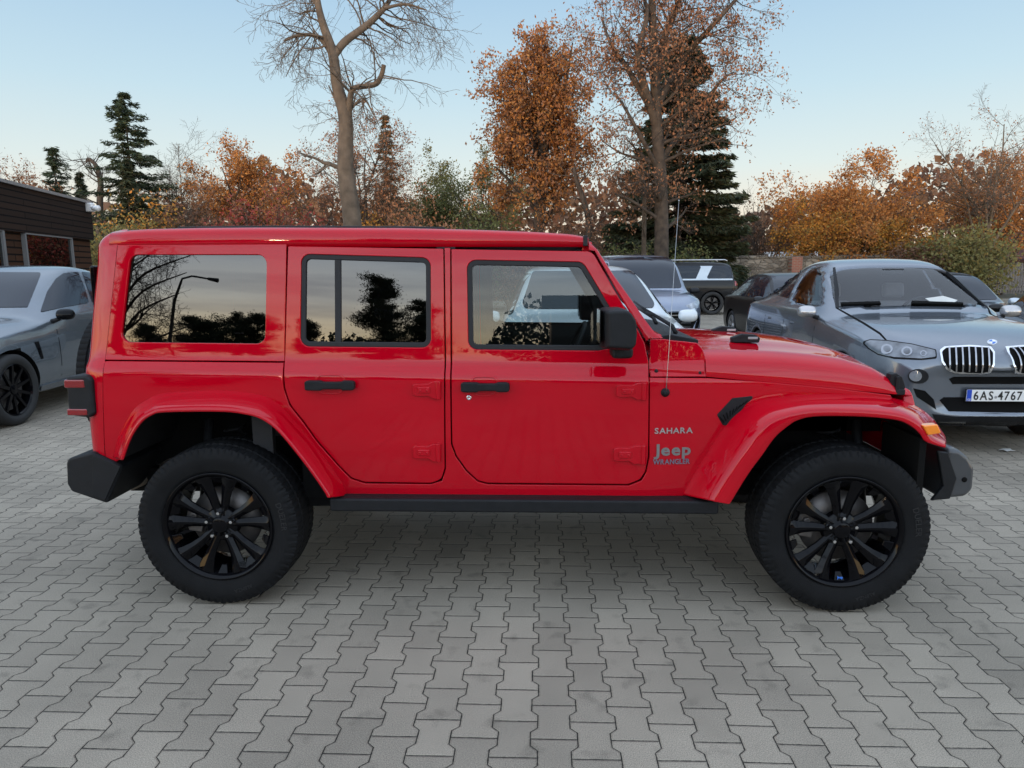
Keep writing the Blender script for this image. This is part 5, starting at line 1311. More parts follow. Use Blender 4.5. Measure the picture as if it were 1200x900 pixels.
for (cx, cz, sx, sz) in ((xc, zt1-.03, W_, .06), (xc, .55, W_, .06), (x0+.03, (zt1+.55)/2, .06, zt1-.55), (x1-.03, (zt1+.55)/2, .06, zt1-.55)): fr.box((cx, -.03, cz), (sx, .09, sz))
wf = fr.build('window', WF, bl); MB().box((xc, -.02, (zt1+.55)/2), (W_-.1, .03, zt1-.65)).build('pane', GLASS_P, wf)
x1b, _ = lx(3); fr = MB(); fr.box((x1b-.03, -.03, 1.25), (.08, .09, 2.3)); fr.box((x1b-1.2, -.03, 1.25), (.08, .09, 2.3)); fr.box((x1b-.6, -.03, 2.4), (1.2, .09, .08)); wf = fr.build('door', WF, bl); MB().box((x1b-.6, -.02, 1.2), (1.1, .03, 2.3)).build('pane', GLASS_P, wf)
q = bpy.data.objects.new('floodlight', None); COL.objects.link(q)
cp = PT(104, 243, 17.3); q.location = tuple(cp); tag(q, 'small white floodlight fixed to the top corner of the dark timber building', 'floodlight')
WP = mat('white_plastic', (.75, .75, .75), .4)
MB().box((0, 0, 0), (.22, .16, .20)).build('housing', WP, q, bevel=.02); MB().tube([(.1, -.03, -.02), (.28, -.08, -.03)], [.05, .07], 12).build('lamp_head', WP, q, True)

# ---- street lamp and low dark building behind the photographer (seen in the windows)
def behind(xw, zw, ydist, tilt=R(5.6), px=None, py=None):
    """where the view ray that meets the glass at picture point px,py goes after reflection, at y = -ydist"""
    y = -.72
    P = U(px, py, y); d = ray(px, py); d = d/np.linalg.norm(d); n = np.array([0, -math.cos(tilt), math.sin(tilt)]); r = d-2*(d@n)*n; t = (-ydist-P[1])/r[1]; return P+r*t
LAMPM = mat('lamp_post_metal', (.05, .05, .05), .5, .6)
b0 = behind(0, 0, 26, px=202, py=395); b1 = behind(0, 0, 26, px=207, py=350); b2 = behind(0, 0, 26, px=216, py=324); b3 = behind(0, 0, 26, px=232, py=321.5); b4 = behind(0, 0, 26, px=258, py=326)
sl = empty('street_lamp', (b0[0], b0[1], 0), 0, 'curved street lamp mirrored in the rear side window of the red car', 'street lamp')
o_ = np.array([b0[0], b0[1], 0]); mb = MB(); mb.tube([(0, 0, 0), b0-o_, b1-o_, b2*.8+b1*.2-o_, b2-o_, b2*.3+b3*.7+np.array([0, 0, .05])-o_, b3-o_, b4*.6+b3*.4-o_], [.10, .075, .06, .05, .045, .04, .04, .035], 10); mb.build('post', LAMPM, sl, True)
MB().tube([b3*.45+b4*.55-o_, b4-o_], [.06, .09], 10).build('lamp_head', LAMPM, sl, True)
c0 = behind(0, 0, 34, px=672, py=352)
bb = empty('flat_roofed_building', (c0[0]+4, -38, 0), 0, 'dark flat-roofed building mirrored in the front door window of the red car', 'building')
MB().box((0, 0, c0[2]/2), (10, 7, c0[2])).build('wall', mat('dark_wall', (.05, .045, .04), .8), bb); MB().box((0, 0, c0[2]+.2), (11, 8, .4)).build('roof', mat('dark_roof', (.03, .03, .03), .7), bb)
# =================================================================== trees
def leafmat(name, cols, rough=.75, transl=.25):
    m = bpy.data.materials.new(name); m.use_nodes = True; n = m.node_tree; b = n.nodes['Principled BSDF']; l = n.links.new
    g = n.nodes.new('ShaderNodeNewGeometry'); r = n.nodes.new('ShaderNodeValToRGB'); e = r.color_ramp.elements
    while len(e) < len(cols): e.new(.5)
    for i, (q, c) in enumerate(zip(e, cols)): q.position = i/(len(cols)-1); q.color = (*c, 1)
    l(g.outputs['Random Per Island'], r.inputs[0]); l(r.outputs[0], b.inputs['Base Color']); b.inputs['Roughness'].default_value = rough; b.inputs['Specular IOR Level'].default_value = .2
    t = n.nodes.new('ShaderNodeBsdfTranslucent'); l(r.outputs[0], t.inputs[0]); mx = n.nodes.new('ShaderNodeMixShader'); mx.inputs[0].default_value = transl
    l(b.outputs[0], mx.inputs[1]); l(t.outputs[0], mx.inputs[2]); l(mx.outputs[0], n.nodes['Material Output'].inputs[0]); return m
BARK = mat('bark', (.062, .046, .034), .9, var=.4, vscale=5, bump=.6, bscale=12)
BARKL = mat('pale_bark', (.105, .080, .058), .9, var=.35, vscale=4, bump=.6, bscale=12)
LF = {
 'orange': leafmat('orange_leaves', [(.42, .16, .045), (.54, .23, .06), (.28, .11, .04), (.46, .25, .09)]),
 'rust': leafmat('rust_leaves', [(.30, .13, .065), (.38, .17, .08), (.19, .10, .06), (.34, .20, .12)]),
 'gold': leafmat('golden_leaves', [(.50, .27, .05), (.54, .22, .045), (.36, .20, .05), (.26, .20, .06)]),
 'red': leafmat('red_leaves', [(.26, .05, .05), (.36, .07, .05), (.20, .09, .06), (.28, .14, .08)]),
 'brown': leafmat('brown_leaves', [(.17, .10, .06), (.22, .13, .08), (.12, .07, .05), (.20, .09, .05)]),
 'olive': leafmat('olive_leaves', [(.17, .17, .06), (.23, .20, .08), (.12, .13, .05), (.28, .19, .06)]),
 'green': leafmat('green_leaves', [(.11, .14, .05), (.17, .18, .07), (.08, .10, .04), (.22, .19, .07)]),
 'needle': leafmat('needles', [(.034, .052, .028), (.058, .072, .038), (.024, .036, .021), (.09, .075, .042)], transl=.1),
 'pine': leafmat('pine_needles', [(.035, .055, .030), (.055, .075, .040), (.025, .040, .022), (.07, .08, .04)], transl=.1),
 'larch': leafmat('larch_needles', [(.16, .10, .05), (.10, .075, .04), (.07, .06, .03), (.20, .12, .05)], transl=.1),
}
class Tree:
    def __init__(s, seed): s.r = np.random.default_rng(seed); s.tubes = []; s.leafp = []; s.leafd = []
    def branch(s, p, d, L_, r, lev, maxlev, nch=5, up=.15, jit=.25, ratio=.62, spread=.9, start=.25, sides=None):
        rng = s.r; n = max(3, int(4+2*(maxlev-lev))); pts = [p]; rad = [r]; dd = d/np.linalg.norm(d)
        for i in range(n):
            dd = dd+rng.normal(0, jit/ n**.5, 3)+np.array([0, 0, up/n]); dd /= np.linalg.norm(dd)
            pts.append(pts[-1]+dd*L_/n); rad.append(max(.004, r*(1-(i+1)/n*.75)))
        s.tubes.append((np.array(pts), np.array(rad), sides or (7 if lev == 0 else 5 if lev == 1 else 3)))
        if lev >= maxlev:
            for i in range(1, n+1): s.leafp.append(pts[i]); s.leafd.append(dd)
            return
        if lev == maxlev-1:
            for i in range(n//2, n+1): s.leafp.append(pts[i]); s.leafd.append(dd)
        for k in range(nch):
            t = start+(1-start)*(k+rng.uniform(0, 1))/nch; f = t*n; i = min(int(f), n-1); q = pts[i]+(pts[i+1]-pts[i])*(f-i)
            ax = pts[i+1]-pts[i]; ax /= np.linalg.norm(ax); v = rng.normal(0, 1, 3); v -= ax*(v@ax); v /= np.linalg.norm(v)
            nd = ax*(1-spread*.5)+v*spread*rng.uniform(.7, 1.2)
            s.branch(q, nd, L_*ratio*(1.15-.55*t)*rng.uniform(.7, 1.2), max(.004, np.interp(f, range(n+1), rad)*.6), lev+1, maxlev, nch, up, jit, ratio, spread, .15)
    def limb(s, pts, rad, twigs=6, tl=1.5, lev=1, maxlev=3, **kw):
        P = np.array(catmull(pts, 4)); rr_ = np.interp(np.linspace(0, 1, len(P)), np.linspace(0, 1, len(rad)), rad)
        s.tubes.append((P, rr_, 8)); rng = s.r
        for k in range(twigs):
            i = int(rng.uniform(.25, 1)*(len(P)-2)); ax = P[i+1]-P[i]; ax /= np.linalg.norm(ax); v = rng.normal(0, 1, 3); v -= ax*(v@ax); v /= np.linalg.norm(v)
            s.branch(P[i], ax*.5+v, tl*rng.uniform(.5, 1.2), max(.008, rr_[i]*.35), lev, maxlev, **kw)
    def wood(s, name, m, parent, origin):
        Vs = []; Fs = []; n0 = 0
        for P, rr_, k in s.tubes:
            n = len(P); T_ = np.gradient(P, axis=0); T_ /= np.linalg.norm(T_, axis=1)[:, None]+1e-9
            ref = np.array([1., 0, 0]) if abs(T_[0, 0]) < .8 else np.array([0, 1., 0])
            a = ref-T_*(T_@ref)[:, None]; a /= np.linalg.norm(a, axis=1)[:, None]+1e-9; b = np.cross(T_, a)
            q = np.arange(k)*2*np.pi/k; V = P[:, None, :]+rr_[:, None, None]*(a[:, None, :]*np.cos(q)[None, :, None]+b[:, None, :]*np.sin(q)[None, :, None])
            Vs.append(V.reshape(-1, 3)); i, j = np.meshgrid(np.arange(n-1), np.arange(k), indexing='ij'); j2 = (j+1) % k
            Fs.append((n0+np.stack([i*k+j, i*k+j2, (i+1)*k+j2, (i+1)*k+j], -1)).reshape(-1, 4)); n0 += n*k
        return quadmesh(name, np.concatenate(Vs)-origin, np.concatenate(Fs), m, parent, True)
    def leaves(s, name, n, size, scatter, m, parent, origin, droop=0., asp=.6, keep=None):
        rng = s.r; P = np.array(s.leafp); 
        if keep is not None: P = P[keep(P)]
        C = P[rng.integers(0, len(P), n)]+rng.normal(0, 1, (n, 3))*scatter
        return cards(name, C, size, m, parent, origin, rng, asp, droop)
def cards(name, C, size, m, parent, origin, rng, asp=.6, droop=0., U_=None, Nn=None):
    n = len(C); u = rng.normal(0, 1, (n, 3)) if U_ is None else U_
    u[:, 2] -= droop; u /= np.linalg.norm(u, axis=1)[:, None]; w = rng.normal(0, 1, (n, 3)); v = np.cross(u, w); v /= np.linalg.norm(v, axis=1)[:, None]+1e-9
    sz = size*rng.uniform(.6, 1.35, (n, 1)); a = u*sz*.5; b = v*sz*.5*asp; w2 = np.cross(u, v)*sz*.12
    V = np.stack([C-a, C-b*.9+w2, C+a, C+b*.9+w2], 1).reshape(-1, 3)-origin; F = np.arange(4*n).reshape(n, 4)
    return quadmesh(name, V, F, m, parent, False)
def quadmesh(name, V, F, m, parent, smooth):
    me = bpy.data.meshes.new(name); me.vertices.add(len(V)); me.vertices.foreach_set('co', V.astype(np.float32).ravel()); nf = len(F)
    me.loops.add(nf*4); me.loops.foreach_set('vertex_index', F.astype(np.int32).ravel()); me.polygons.add(nf)
    me.polygons.foreach_set('loop_start', np.arange(nf, dtype=np.int32)*4)
    if smooth: me.polygons.foreach_set('use_smooth', np.ones(nf, bool))
    me.update(calc_edges=True); me.materials.append(m); o = bpy.data.objects.new(name, me); COL.objects.link(o); parent_to(o, parent); return o

def broadleaf(name, px, top, D, wpx, leaf, nleaf, label, seed, size=.16, levels=4, bark=None, group=None, trunk=.25, r0=None, base_z=0, up=.35, nch=6, wood_only=False, pos=None, spread=.85, cat='tree'):
    b = PT(px, 314, D) if pos is None else np.array(pos, float); b[2] = base_z; H = (PT(px, top, D)[2] if pos is None else top)-base_z
    t = Tree(seed); rw = wpx/FPX*D/2 if pos is None else wpx
    r0 = r0 or H*.016
    th = H*trunk; root = empty(name, tuple(b), 0, label, cat, group)
    P = [b, b+np.array([t.r.normal(0, .03)*H, 0, th*.5]), b+np.array([t.r.normal(0, .03)*H, t.r.normal(0, .02)*H, th])]; t.tubes.append((np.array(catmull(P, 3)), np.linspace(r0*1.25, r0, 7), 8))
    q = P[-1]; n1 = 7
    for k in range(n1):
        a = 2*math.pi*(k+t.r.uniform(0, .6))/n1; rad = t.r.uniform(.45, 1.0) if k else .1
        tgt = b+np.array([rw*rad*math.cos(a)*.8, rw*rad*math.sin(a)*.8, th+(H-th)*t.r.uniform(.62, .88)*(1 if rad < .6 else .85)]); d = tgt-q; Ld = np.linalg.norm(d)
        t.branch(q-np.array([0, 0, th*.25*t.r.uniform(0, 1)]), d/Ld, Ld, r0*.6, 1, levels, nch, up*.3, .30, .52, spread, .18, 6)
    t.wood('trunk', bark or BARK, root, b)
    if nleaf:
        # keep the crown inside its own height
        P = np.array(t.leafp); 
        t.leafp = list(P[P[:, 2] < base_z+H*1.04])
        t.leaves('crown', int(nleaf*1.6), size*.72, size*.8, LF[leaf], root, b, droop=.4)
    return root
def conifer(name, px, top, D, wpx, leaf, label, seed, dens=1., droop=.35, base=.06, cone=.85, pos=None, group=None, irregular=.12, size=.30):
    b = PT(px, 314, D) if pos is None else np.array(pos, float); b[2] = 0; H = PT(px, top, D)[2] if pos is None else top; rw = wpx/FPX*D/2 if pos is None else wpx
    rng = np.random.default_rng(seed); t = Tree(seed); root = empty(name, tuple(b), 0, label, 'tree', group)
    t.tubes.append((np.array([b, b+[0, 0, H*.5], b+[0, 0, H*.97]]), np.array([H*.014, H*.009, .01]), 7)); C = []; Ud = []
    z = H*base
    while z < H*.985:
        f = z/H; nb = int(rng.integers(5, 8)); rl = rw*(1-f)**cone*1.02+.12
        for k in range(nb):
            a = rng.uniform(0, 2*math.pi); Lb = rl*rng.uniform(1-irregular*2.5, 1+irregular); n = max(4, int(Lb/.22)); dz = -droop*Lb*.6
            tt = np.linspace(0, 1, n+1)[:, None]; d = np.array([math.cos(a), math.sin(a), 0]); P = b+np.array([0, 0, z])+d*Lb*tt+np.array([0, 0, 1.])*(dz*tt**1.2+droop*.35*Lb*tt**3)
            t.tubes.append((P, np.linspace(.03, .006, n+1), 3)); side = np.array([-math.sin(a), math.cos(a), 0])
            m_ = int(n*9*dens); q = rng.uniform(.12, 1, m_)**.8; w = (1-q*.75)*Lb*.34
            o_ = rng.uniform(-1, 1, m_)*w
            i = np.clip((q*n).astype(int), 0, n-1); pp = P[i]+(P[i+1]-P[i])*(q*n-i)[:, None]
            cc = pp+side*o_[:, None]+np.array([0, 0, 1.])*(-abs(o_)*.35+rng.normal(0, .05, m_))[:, None]
            C.append(cc); Ud.append(d*.6+side*np.sign(o_)[:, None]*.8+rng.normal(0, .25, (m_, 3))+np.array([0, 0, -.25]))
        z += H*.022*rng.uniform(.7, 1.3)+.05
    t.wood('trunk', BARK, root, b); C = np.concatenate(C); Ud = np.concatenate(Ud)
    cards('crown', C, size, LF[leaf], root, b, rng, .20, 0., Ud)
    return root
def pine(name, px, top, D, wpx, label, seed, leaf='pine', pos=None, group=None, base=.25, n=16, tiers=True, dens=1.):
    """pads of needles on limbs with gaps between"""
    b = PT(px, 314, D) if pos is None else np.array(pos, float); b[2] = 0; H = PT(px, top, D)[2] if pos is None else top; rw = wpx/FPX*D/2 if pos is None else wpx
    t = Tree(seed); rng = t.r; root = empty(name, tuple(b), 0, label, 'tree', group); lean = rng.normal(0, .02, 2)*H
    tr = np.array([b, b+[lean[0], lean[1], H*.5], b+[lean[0]*.5, 0, H*.96]]); t.tubes.append((np.array(catmull(tr, 4)), np.linspace(H*.018, .02, 9), 7)); C = []
    for k in range(n):
        f = base+(1-base)*(k+rng.uniform(0, .8))/n; f = min(f, .98); z = H*f; a = rng.uniform(0, 2*math.pi); Lb = rw*(1.04-f)**.62*rng.uniform(.45, 1.25)
        p0 = b+np.array([lean[0]*f, 0, z]); m_ = 6; d = np.array([math.cos(a), math.sin(a), rng.uniform(.0, .35)]); P = [p0]
        for i in range(m_): d = d+rng.normal(0, .12, 3); P.append(P[-1]+d*Lb/m_)
        P = np.array(P); t.tubes.append((P, np.linspace(H*.006, .012, m_+1), 4))
        for j in range(2, m_+1):
            nb = int(70*dens); rr_ = Lb*.085+.10; g = rng.normal(0, 1, (nb, 3))*np.array([rr_*1.5, rr_*1.5, rr_*.6]); C.append(P[j]+g)
    C.append(b+np.array([lean[0]*.5, 0, H*.95])+rng.normal(0, 1, (120, 3))*np.array([rw*.12, rw*.12, H*.035]))
    t.wood('trunk', BARK, root, b); C = np.concatenate(C); cards('crown', C, .19, LF[leaf], root, b, rng, .26, -.3); return root
def shrub(name, px, top, D, wpx, leaf, nleaf, label, seed, size=.13, group=None, twigs=26, pos=None, bark=None, cat='shrub'):
    b = PT(px, 314, D) if pos is None else np.array(pos, float); b[2] = 0; H = PT(px, top, D)[2] if pos is None else top; rw = wpx/FPX*D/2 if pos is None else wpx
    t = Tree(seed); rng = t.r; root = empty(name, tuple(b), 0, label, cat, group)
    for k in range(twigs):
        a = rng.uniform(0, 2*math.pi); e = rng.uniform(0, 1)**.6; o_ = np.array([math.cos(a), math.sin(a), 0])*rw
        tgt = b+o_*e*.9+np.array([0, 0, H*(.96-.42*e**2)*rng.uniform(.75, 1)]); s0 = b+o_*e*.35; d = tgt-s0; Ld = np.linalg.norm(d)
        t.branch(s0, d/Ld, Ld, .035, 1, 3, 6, .1, .22, .38, .8, .15, 4)
    t.wood('stems', bark or BARK, root, b)
    if nleaf: t.leaves('foliage', nleaf, size, size*1.6, LF[leaf], root, b, droop=.2)
    return root

# ---- the row beyond the yard, left to right
broadleaf('bare_tree', 18, 148, 34, 66, 'rust', 2600, 'thinly leaved pale brown tree at the far left edge above the dark timber building', 11, .15)
conifer('pine_tree', 76, 168, 36, 74, 'pine', 'small pine behind the dark timber building, left of the tall one', 12, dens=1.3, droop=.05, irregular=.38, cone=.6, size=.24)
conifer('small_spruce', 104, 198, 38, 30, 'needle', 'short dark spruce tight to the right of the small pine', 13)
t = Tree(14); D = 33; root = empty('snag_tree', tuple(PT(114, 314, D)*np.array([1, 1, 0])), 0, 'bare snag with a crooked top between the two pines', 'tree')
b = PT(114, 314, D); b[2] = 0; t.limb([b, PT(117, 240, D), PT(118, 215, D), PT(113, 195, D), PT(104, 186, D), PT(101, 190, D)], [.20, .14, .12, .10, .07, .03], 16, 1.2, 2, 4, nch=4); t.limb([PT(118, 232, D), PT(126, 224, D), PT(134, 212, D)], [.08, .05, .02], 6, .8, 2, 3, nch=3)
t.wood('trunk', BARK, root, b)
conifer('pine_tree', 163, 106, 31, 118, 'pine', 'tall dark pine with ragged spreading boughs at the left', 15, dens=2.2, droop=.0, irregular=.36, cone=.62, size=.24)
conifer('young_fir', 158, 185, 30, 62, 'needle', 'broad dark fir filling in below the tall ragged pine', 16, irregular=.3, dens=.8)
for i, (px, top, lb) in enumerate(((208, 152, 'slim bare sapling just right of the tall ragged pine'), (226, 138, 'slim bare sapling just left of the orange oak, the taller of two'))):
    broadleaf('bare_sapling', px, top, 34, 40, None, 0, lb, 21+i, levels=4, r0=.07, bark=BARKL)
broadleaf('oak_tree', 283, 141, 33, 118, 'orange', 9000, 'round orange oak standing left of the big leafless tree', 23, .16, nch=6, trunk=.3)
broadleaf('leafy_tree', 415, 98, 31, 150, 'rust', 6500, 'thin rust brown crown right behind the big leafless trunk', 24, .13, nch=7, trunk=.15)
conifer('larch_tree', 457, 133, 36, 64, 'larch', 'narrow brown larch right of the big leafless trunk', 25, dens=.8, irregular=.25)
broadleaf('green_tree', 528, 188, 37, 100, 'green', 9500, 'low greyish green tree in the gap left of the tall rust tree', 26, .17, trunk=.12, nch=7)
broadleaf('green_tree', 573, 152, 39, 78, 'olive', 7000, 'olive green tree leaning on the left side of the tall rust tree', 27, .17, trunk=.15, nch=6)
# tall rust columnar tree
D = 30; t = Tree(31); b = PT(633, 314, D); b[2] = 0; root = empty('chestnut_tree', tuple(b), 0, 'tall narrow chestnut full of rust leaves, left of the dark spruce', 'tree')
t.limb([b, PT(632, 240, D), PT(634, 170, D), PT(628, 110, D), PT(640, 50, D)], [.26, .22, .17, .12, .03], 46, 2.1, 2, 4, nch=6, up=.2); 
t.limb([PT(632, 200, D), PT(622, 140, D), PT(612, 70, D)], [.14, .1, .03], 26, 1.6, 2, 4, nch=6, up=.1); t.limb([PT(634, 190, D), PT(652, 130, D), PT(662, 100, D), PT(671, 50, D)], [.14, .1, .07, .03], 20, 1.5, 2, 4, nch=6, up=.1)
t.limb([PT(633, 205, D), PT(660, 178, D), PT(697, 150, D)], [.10, .08, .04], 12, 1.3, 2, 4, nch=5); t.limb([PT(632, 250, D), PT(600, 215, D), PT(580, 195, D)], [.10, .07, .03], 14, 1.6, 2, 4, nch=5)
t.wood('trunk', BARK, root, b); t.leaves('crown', 20000, .125, .12, LF['orange'], root, b, droop=.9)
t.leaves('inner_crown', 12000, .14, .15, LF['rust'], root, b, droop=.6)
# snag in front
D = 27; t = Tree(33); b = PT(688, 314, D); b[2] = 0; root = empty('dead_tree', tuple(b), 0, 'thin dark broken tree between the rust chestnut and the spruce', 'tree')
t.limb([b, PT(690, 270, D), PT(684, 235, D), PT(676, 212, D), PT(672, 196, D)], [.16, .12, .09, .08, .05], 12, 1.1, 2, 4, nch=4); t.wood('trunk', BARK, root, b)
conifer('spruce_tree', 793, 36, 33, 190, 'needle', 'very tall dark spruce right of the middle', 34, dens=4.4, droop=.36, irregular=.10, size=.40, cone=.60)
# tall brown-leaved tree in front of the spruce
D = 26; t = Tree(35); b = PT(776, 314, D); b[2] = 0; root = empty('tall_tree', tuple(b), 0, 'very tall tree with sparse brown leaves and wide limbs in front of the spruce', 'tree')
t.limb([b, PT(775, 240, D), PT(770, 150, D), PT(766, 60, D), PT(762, -60, D)], [.28, .24, .20, .15, .09], 30, 2.4, 2, 4, nch=5, up=.2)
for P_, r_, n_ in (([(770, 150), (752, 90), (748, 60), (758, 10), (735, -40)], [.16, .13, .10, .07, .03], 18), ([(768, 100), (780, 40), (800, -10), (812, -60)], [.15, .12, .09, .05], 16), ([(772, 120), (800, 70), (835, 30), (862, 0), (880, -20)], [.14, .11, .08, .06, .03], 22),
                   ([(770, 140), (735, 80), (715, 50), (705, 20)], [.12, .09, .06, .03], 18), ([(772, 200), (740, 140), (722, 110)], [.09, .06, .03], 12), ([(772, 190), (810, 140), (845, 95), (860, 85)], [.1, .08, .05, .02], 16),
                   ([(776, 260), (740, 235), (715, 225)], [.08, .05, .02], 12)):
    t.limb([PT(a, c_, D+t.r.uniform(-1, 1)*(i > 0)) for i, (a, c_) in enumerate(P_)], r_, n_, 1.7, 2, 4, nch=5, up=-.05)
t.wood('trunk', BARK, root, b); t.leaves('crown', 14000, .105, .12, LF['rust'], root, b, droop=1.0)
D = 27; t = Tree(36)
b = PT(754, 314, D); b[2] = 0; root = empty('thin_tree', tuple(b), 0, 'thin grey trunk just left of the thick one under the spruce', 'tree'); t.limb([b, PT(755, 250, D), PT(753, 190, D)], [.10, .08, .03], 16, 1.3, 2, 4, nch=4); t.wood('trunk', BARKL, root, b)
shrub('bare_shrub', 880, 222, 38.5, 92, 'brown', 2600, 'rounded bare brown thicket right of the spruce, over the wall', 41, twigs=60)
broadleaf('orange_tree', 1005, 168, 38, 205, 'orange', 13000, 'broad orange tree behind the stone wall above the grey coupe SUV', 42, .20, trunk=.14, nch=7)
broadleaf('golden_tree', 955, 238, 37, 120, 'gold', 6500, 'golden lower tree on the left flank of the broad orange one', 43, .18, trunk=.12)
broadleaf('golden_tree', 1050, 245, 36.5, 130, 'gold', 6500, 'golden yellow lower tree in front of the broad orange one', 44, .18, trunk=.12)
broadleaf('orange_tree', 1175, 162, 40, 150, 'orange', 9000, 'orange tree cut by the right edge, behind a bare one', 45, .2, trunk=.15, nch=6)
broadleaf('bare_tree', 1145, 122, 36, 110, 'rust', 1500, 'tall bare tree with fine twigs near the right edge', 46, .14, bark=BARKL, nch=7, trunk=.3)
shrub('leafy_bush', 1125, 262, 33, 118, 'olive', 9000, 'big green-gold bush behind the cars near the right edge', 47, size=.17)
shrub('leafy_bush', 1075, 282, 33.5, 70, 'brown', 4200, 'low brown bush left of the green-gold one, over the coupe roof', 48, size=.16)
for i, (px, top, w_, leaf, lb) in enumerate(((140, 246, 70, 'olive', 'olive green bush right beside the dark timber building'), (178, 222, 80, 'gold', 'yellow-green bush left of the orange oak'), (236, 214, 90, 'brown', 'brown bush under the orange oak'),
        (300, 218, 110, 'red', 'pinkish red bush under the orange oak'), (362, 236, 84, 'red', 'dull red bush left of the big leafless trunk'), (440, 240, 84, 'gold', 'golden bush just right of the big leafless trunk'), (492, 228, 76, 'rust', 'rust bush left of the greyish green tree'),
        (556, 246, 84, 'green', 'dark green bush over the middle of the car roof'), (612, 250, 84, 'rust', 'rust bush at the foot of the rust chestnut'), (668, 252, 76, 'brown', 'brown bush right of the rust chestnut'), (722, 256, 70, 'brown', 'brown bush at the left foot of the spruce'), (826, 262, 80, 'green', 'dark green bush at the right foot of the spruce'))):
    shrub('bush', px, top, (27+(i % 3)*1.3) if px < 700 else 38, w_*1.15, leaf, 4200, lb, 60+i, size=.13, group='bushes along the far side of the yard')
for i, (px, lb) in enumerate(((716, 'dark low hedge plant behind the van, the left one'), (756, 'dark low hedge plant behind the van roof'), (800, 'dark low hedge plant between the van and the two-tone SUV'))):
    shrub('hedge_plant', px, 284, 29, 56, 'green', 3000, lb, 80+i, size=.12, twigs=18)
shrub('ivy', 862, 312, 34.6, 20, 'olive', 1400, 'green creeper growing on the stone wall beside the two-tone SUV', 85, size=.14, twigs=8, cat='plant')
# far wood closing the gaps down to the horizon
rng = np.random.default_rng(5); n = 26000
X = rng.uniform(-75, 75, n); Y = 62+rng.uniform(-5, 5, n); hm_ = 8.0+1.6*np.sin(X*.21)+1.1*np.sin(X*.53+1)+rng.uniform(-.6, .6, n); Z = hm_*rng.uniform(0, 1, n)**.8
fw_ = cards('far_wood', np.stack([X, Y, Z], 1), .75, LF['brown'], None, np.zeros(3), rng, .8); tag(fw_, kind='stuff', label='brown far wood closing the view behind the row of trees', cat='wood')

# ---- the big leafless tree, limbs measured off the photograph
D = 19.5; t = Tree(50); b = PT(417, 314, D); b[2] = 0; root = empty('leafless_tree', tuple(b), 0, 'big leafless tree with a thick leaning trunk left of the middle', 'tree')
LM = lambda pts, rad, tw, tl, dd=None, **k: t.limb([PT(x, y, D+(0 if dd is None else dd*i/len(pts))) for i, (x, y) in enumerate(pts)], rad, tw, tl, 2, 4, nch=4, up=-.25, jit=.5, spread=.75, **k)
t.limb([b]+[PT(x, y, D) for x, y in ((413, 262), (405, 200), (405, 140), (395, 100), (390, 63), (378, 27), (372, 0), (366, -50))], [.30, .25, .225, .19, .15, .13, .10, .08, .05], 10, 1.4, 2, 4, nch=4, jit=.5)
LM([(391, 66), (403, 50), (420, 37), (433, 27), (450, 10), (461, -5), (490, -30)], [.10, .10, .09, .085, .07, .05, .03], 26, 1.9, .8)
LM([(407, 142), (410, 118), (414, 104), (428, 101), (441, 98), (447, 88), (450, 76)], [.11, .085, .07, .07, .07, .06, .055], 14, 1.5, -.6)
LM([(388, 62), (378, 48), (366, 41), (347, 42), (333, 48)], [.08, .06, .05, .045, .03], 14, 1.3, .5); LM([(374, 10), (362, -5), (340, -20)], [.05, .04, .02], 14, 1.6, .5)
LM([(450, 10), (475, 5), (500, 12)], [.05, .035, .015], 14, 1.5, .5); LM([(404, 150), (396, 125), (385, 100)], [.035, .03, .015], 6, 1.0); LM([(408, 133), (425, 115), (438, 135)], [.03, .03, .012], 8, 1.0); LM([(366, 40), (345, 70), (335, 90)], [.02, .015, .01], 8, .9)
t.wood('trunk', BARKL, root, b)

# ---- behind the photographer: what the panels and windows mirror
def bh(px, py, dist): return behind(0, 0, dist, px=px, py=py)
c0 = bh(452, 325, 42); conifer_pos = (c0[0], -42, 0)
pine('cedar_tree', 0, c0[2], 0, abs(bh(395, 360, 42)[0]-bh(505, 360, 42)[0])*.52, 'broad dark cedar mirrored in the rear door window of the red car', 91, 'needle', pos=(c0[0], -42, 0), n=80, base=.1, dens=1.6)
c1 = bh(510, 352, 44); pine('cedar_tree', 0, c1[2], 0, 3.2, 'smaller dark cedar mirrored right of the broad one', 92, 'needle', pos=(c1[0]-.3, -44, 0), n=54, base=.1, dens=1.5)
for i, (px, py, w_, lb) in enumerate(((232, 369, 3.0, 'dark conifer mirrored in the rear side window, first right of the lamp'), (251, 374, 2.6, 'dark conifer mirrored in the rear side window, second right of the lamp'), (281, 368, 3.2, 'dark conifer mirrored in the rear side window, third right of the lamp'), (303, 366, 3.0, 'dark conifer mirrored at the right end of the rear side window'), (176, 381, 3.0, 'dark conifer mirrored in the rear side window left of the lamp'), (362, 372, 1.6, 'slim dark conifer mirrored at the left of the rear door window'))):
    c_ = bh(px, py, 46); pine('dark_conifer', 0, c_[2], 0, w_*1.2, lb, 100+i, 'needle', pos=(c_[0], -46, 0), n=60, base=.06, dens=1.3, group='conifers behind the photographer')
ct = bh(120, 330, 17); t = Tree(120); b = np.array([ct[0]+.5, -17, 0]); root = empty('bare_tree', tuple(b), 0, 'bare spreading tree mirrored at the left of the rear side window', 'tree')
t.limb([b, b+[0, 0, 2.5], b+[.3, 0, 5], b+[.8, 0, 8]], [.2, .17, .12, .05], 10, 2, 2, 4, nch=5)
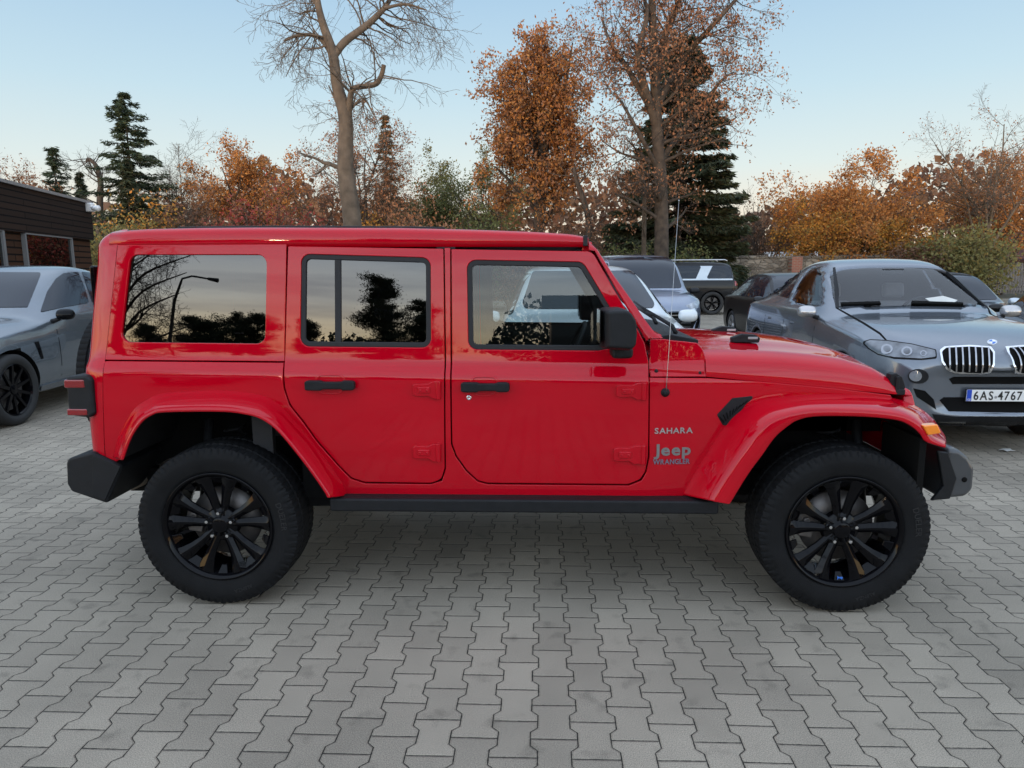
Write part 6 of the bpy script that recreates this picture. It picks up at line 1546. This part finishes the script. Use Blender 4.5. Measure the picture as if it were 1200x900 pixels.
for (x, z) in ((1.7, 4.3), (2.0, 5.4), (1.6, 6.4), (2.1, 3.4), (1.9, 4.9), (-2, 5)): t.limb([b+[.1, 0, z-1.4], b+[x*.45, .2, z-.6], b+[x, -.2, z]], [.05, .035, .012], 16, .9, 2, 4, nch=5, jit=.5)
t.wood('trunk', BARK, root, b)
ct = bh(700, 330, 15); t = Tree(121); b = np.array([ct[0]+2.6, -15, 0]); root = empty('bare_tree', tuple(b), 0, 'bare branching tree mirrored in the front door window', 'tree')
t.limb([b, b+[0, 0, 2.5], b+[-.3, 0, 5]], [.16, .13, .05], 8, 1.5, 2, 4, nch=4)
for (x, z) in ((-2.6, 4.0), (-2.2, 4.8), (-3.0, 3.5)): t.limb([b+[0, 0, z-1.6], b+[x*.45, .2, z-.7], b+[x, -.2, z]], [.07, .05, .015], 12, 1.0, 2, 4, nch=4, jit=.5)
t.wood('trunk', BARK, root, b)
rng = np.random.default_rng(8); n = 60000
X = rng.uniform(-80, 85, n); Y = -56+rng.uniform(-4, 4, n); hm_ = 5.6+.8*np.sin(X*.31)+.8*np.sin(X*.83+1)+rng.uniform(-.4, .4, n)+np.clip((X+6)*.6, 0, 3.2); Z = hm_*rng.uniform(0, 1, n)**.8
hb = cards('far_hedge', np.stack([X, Y, Z], 1), .5, LF['needle'], None, np.zeros(3), rng, .8); tag(hb, kind='stuff', label='dark tree belt behind the photographer, mirrored low in the windows', cat='tree belt')
# fallen leaves
rng = random.Random(4)
def leaf_at(px, py, m, sz, label):
    g = G(px, py); mb = MB(); n = 9; rz = rng.uniform(0, 6)
    V = [(sz*(1 if k % 2 == 0 else .62)*math.cos(rz+2*math.pi*k/n)*1.2, sz*(1 if k % 2 == 0 else .62)*math.sin(rz+2*math.pi*k/n), .006+.012*abs(math.sin(k*1.7))) for k in range(n)]
    V2 = V+[(v[0], v[1], v[2]-.002) for v in V]; F = [tuple(range(n)), tuple(range(2*n-1, n-1, -1))]+[(i, n+i, n+(i+1) % n, (i+1) % n) for i in range(n)]
    o = mkobj('fallen_leaf', V2, F, m); o.location = (g[0], g[1], .002); tag(o, label, 'leaf')
leaf_at(1180, 529, mat('pale_leaf', (.62, .62, .60), .7), .055, 'pale dry leaf lying on the paving at the far right')
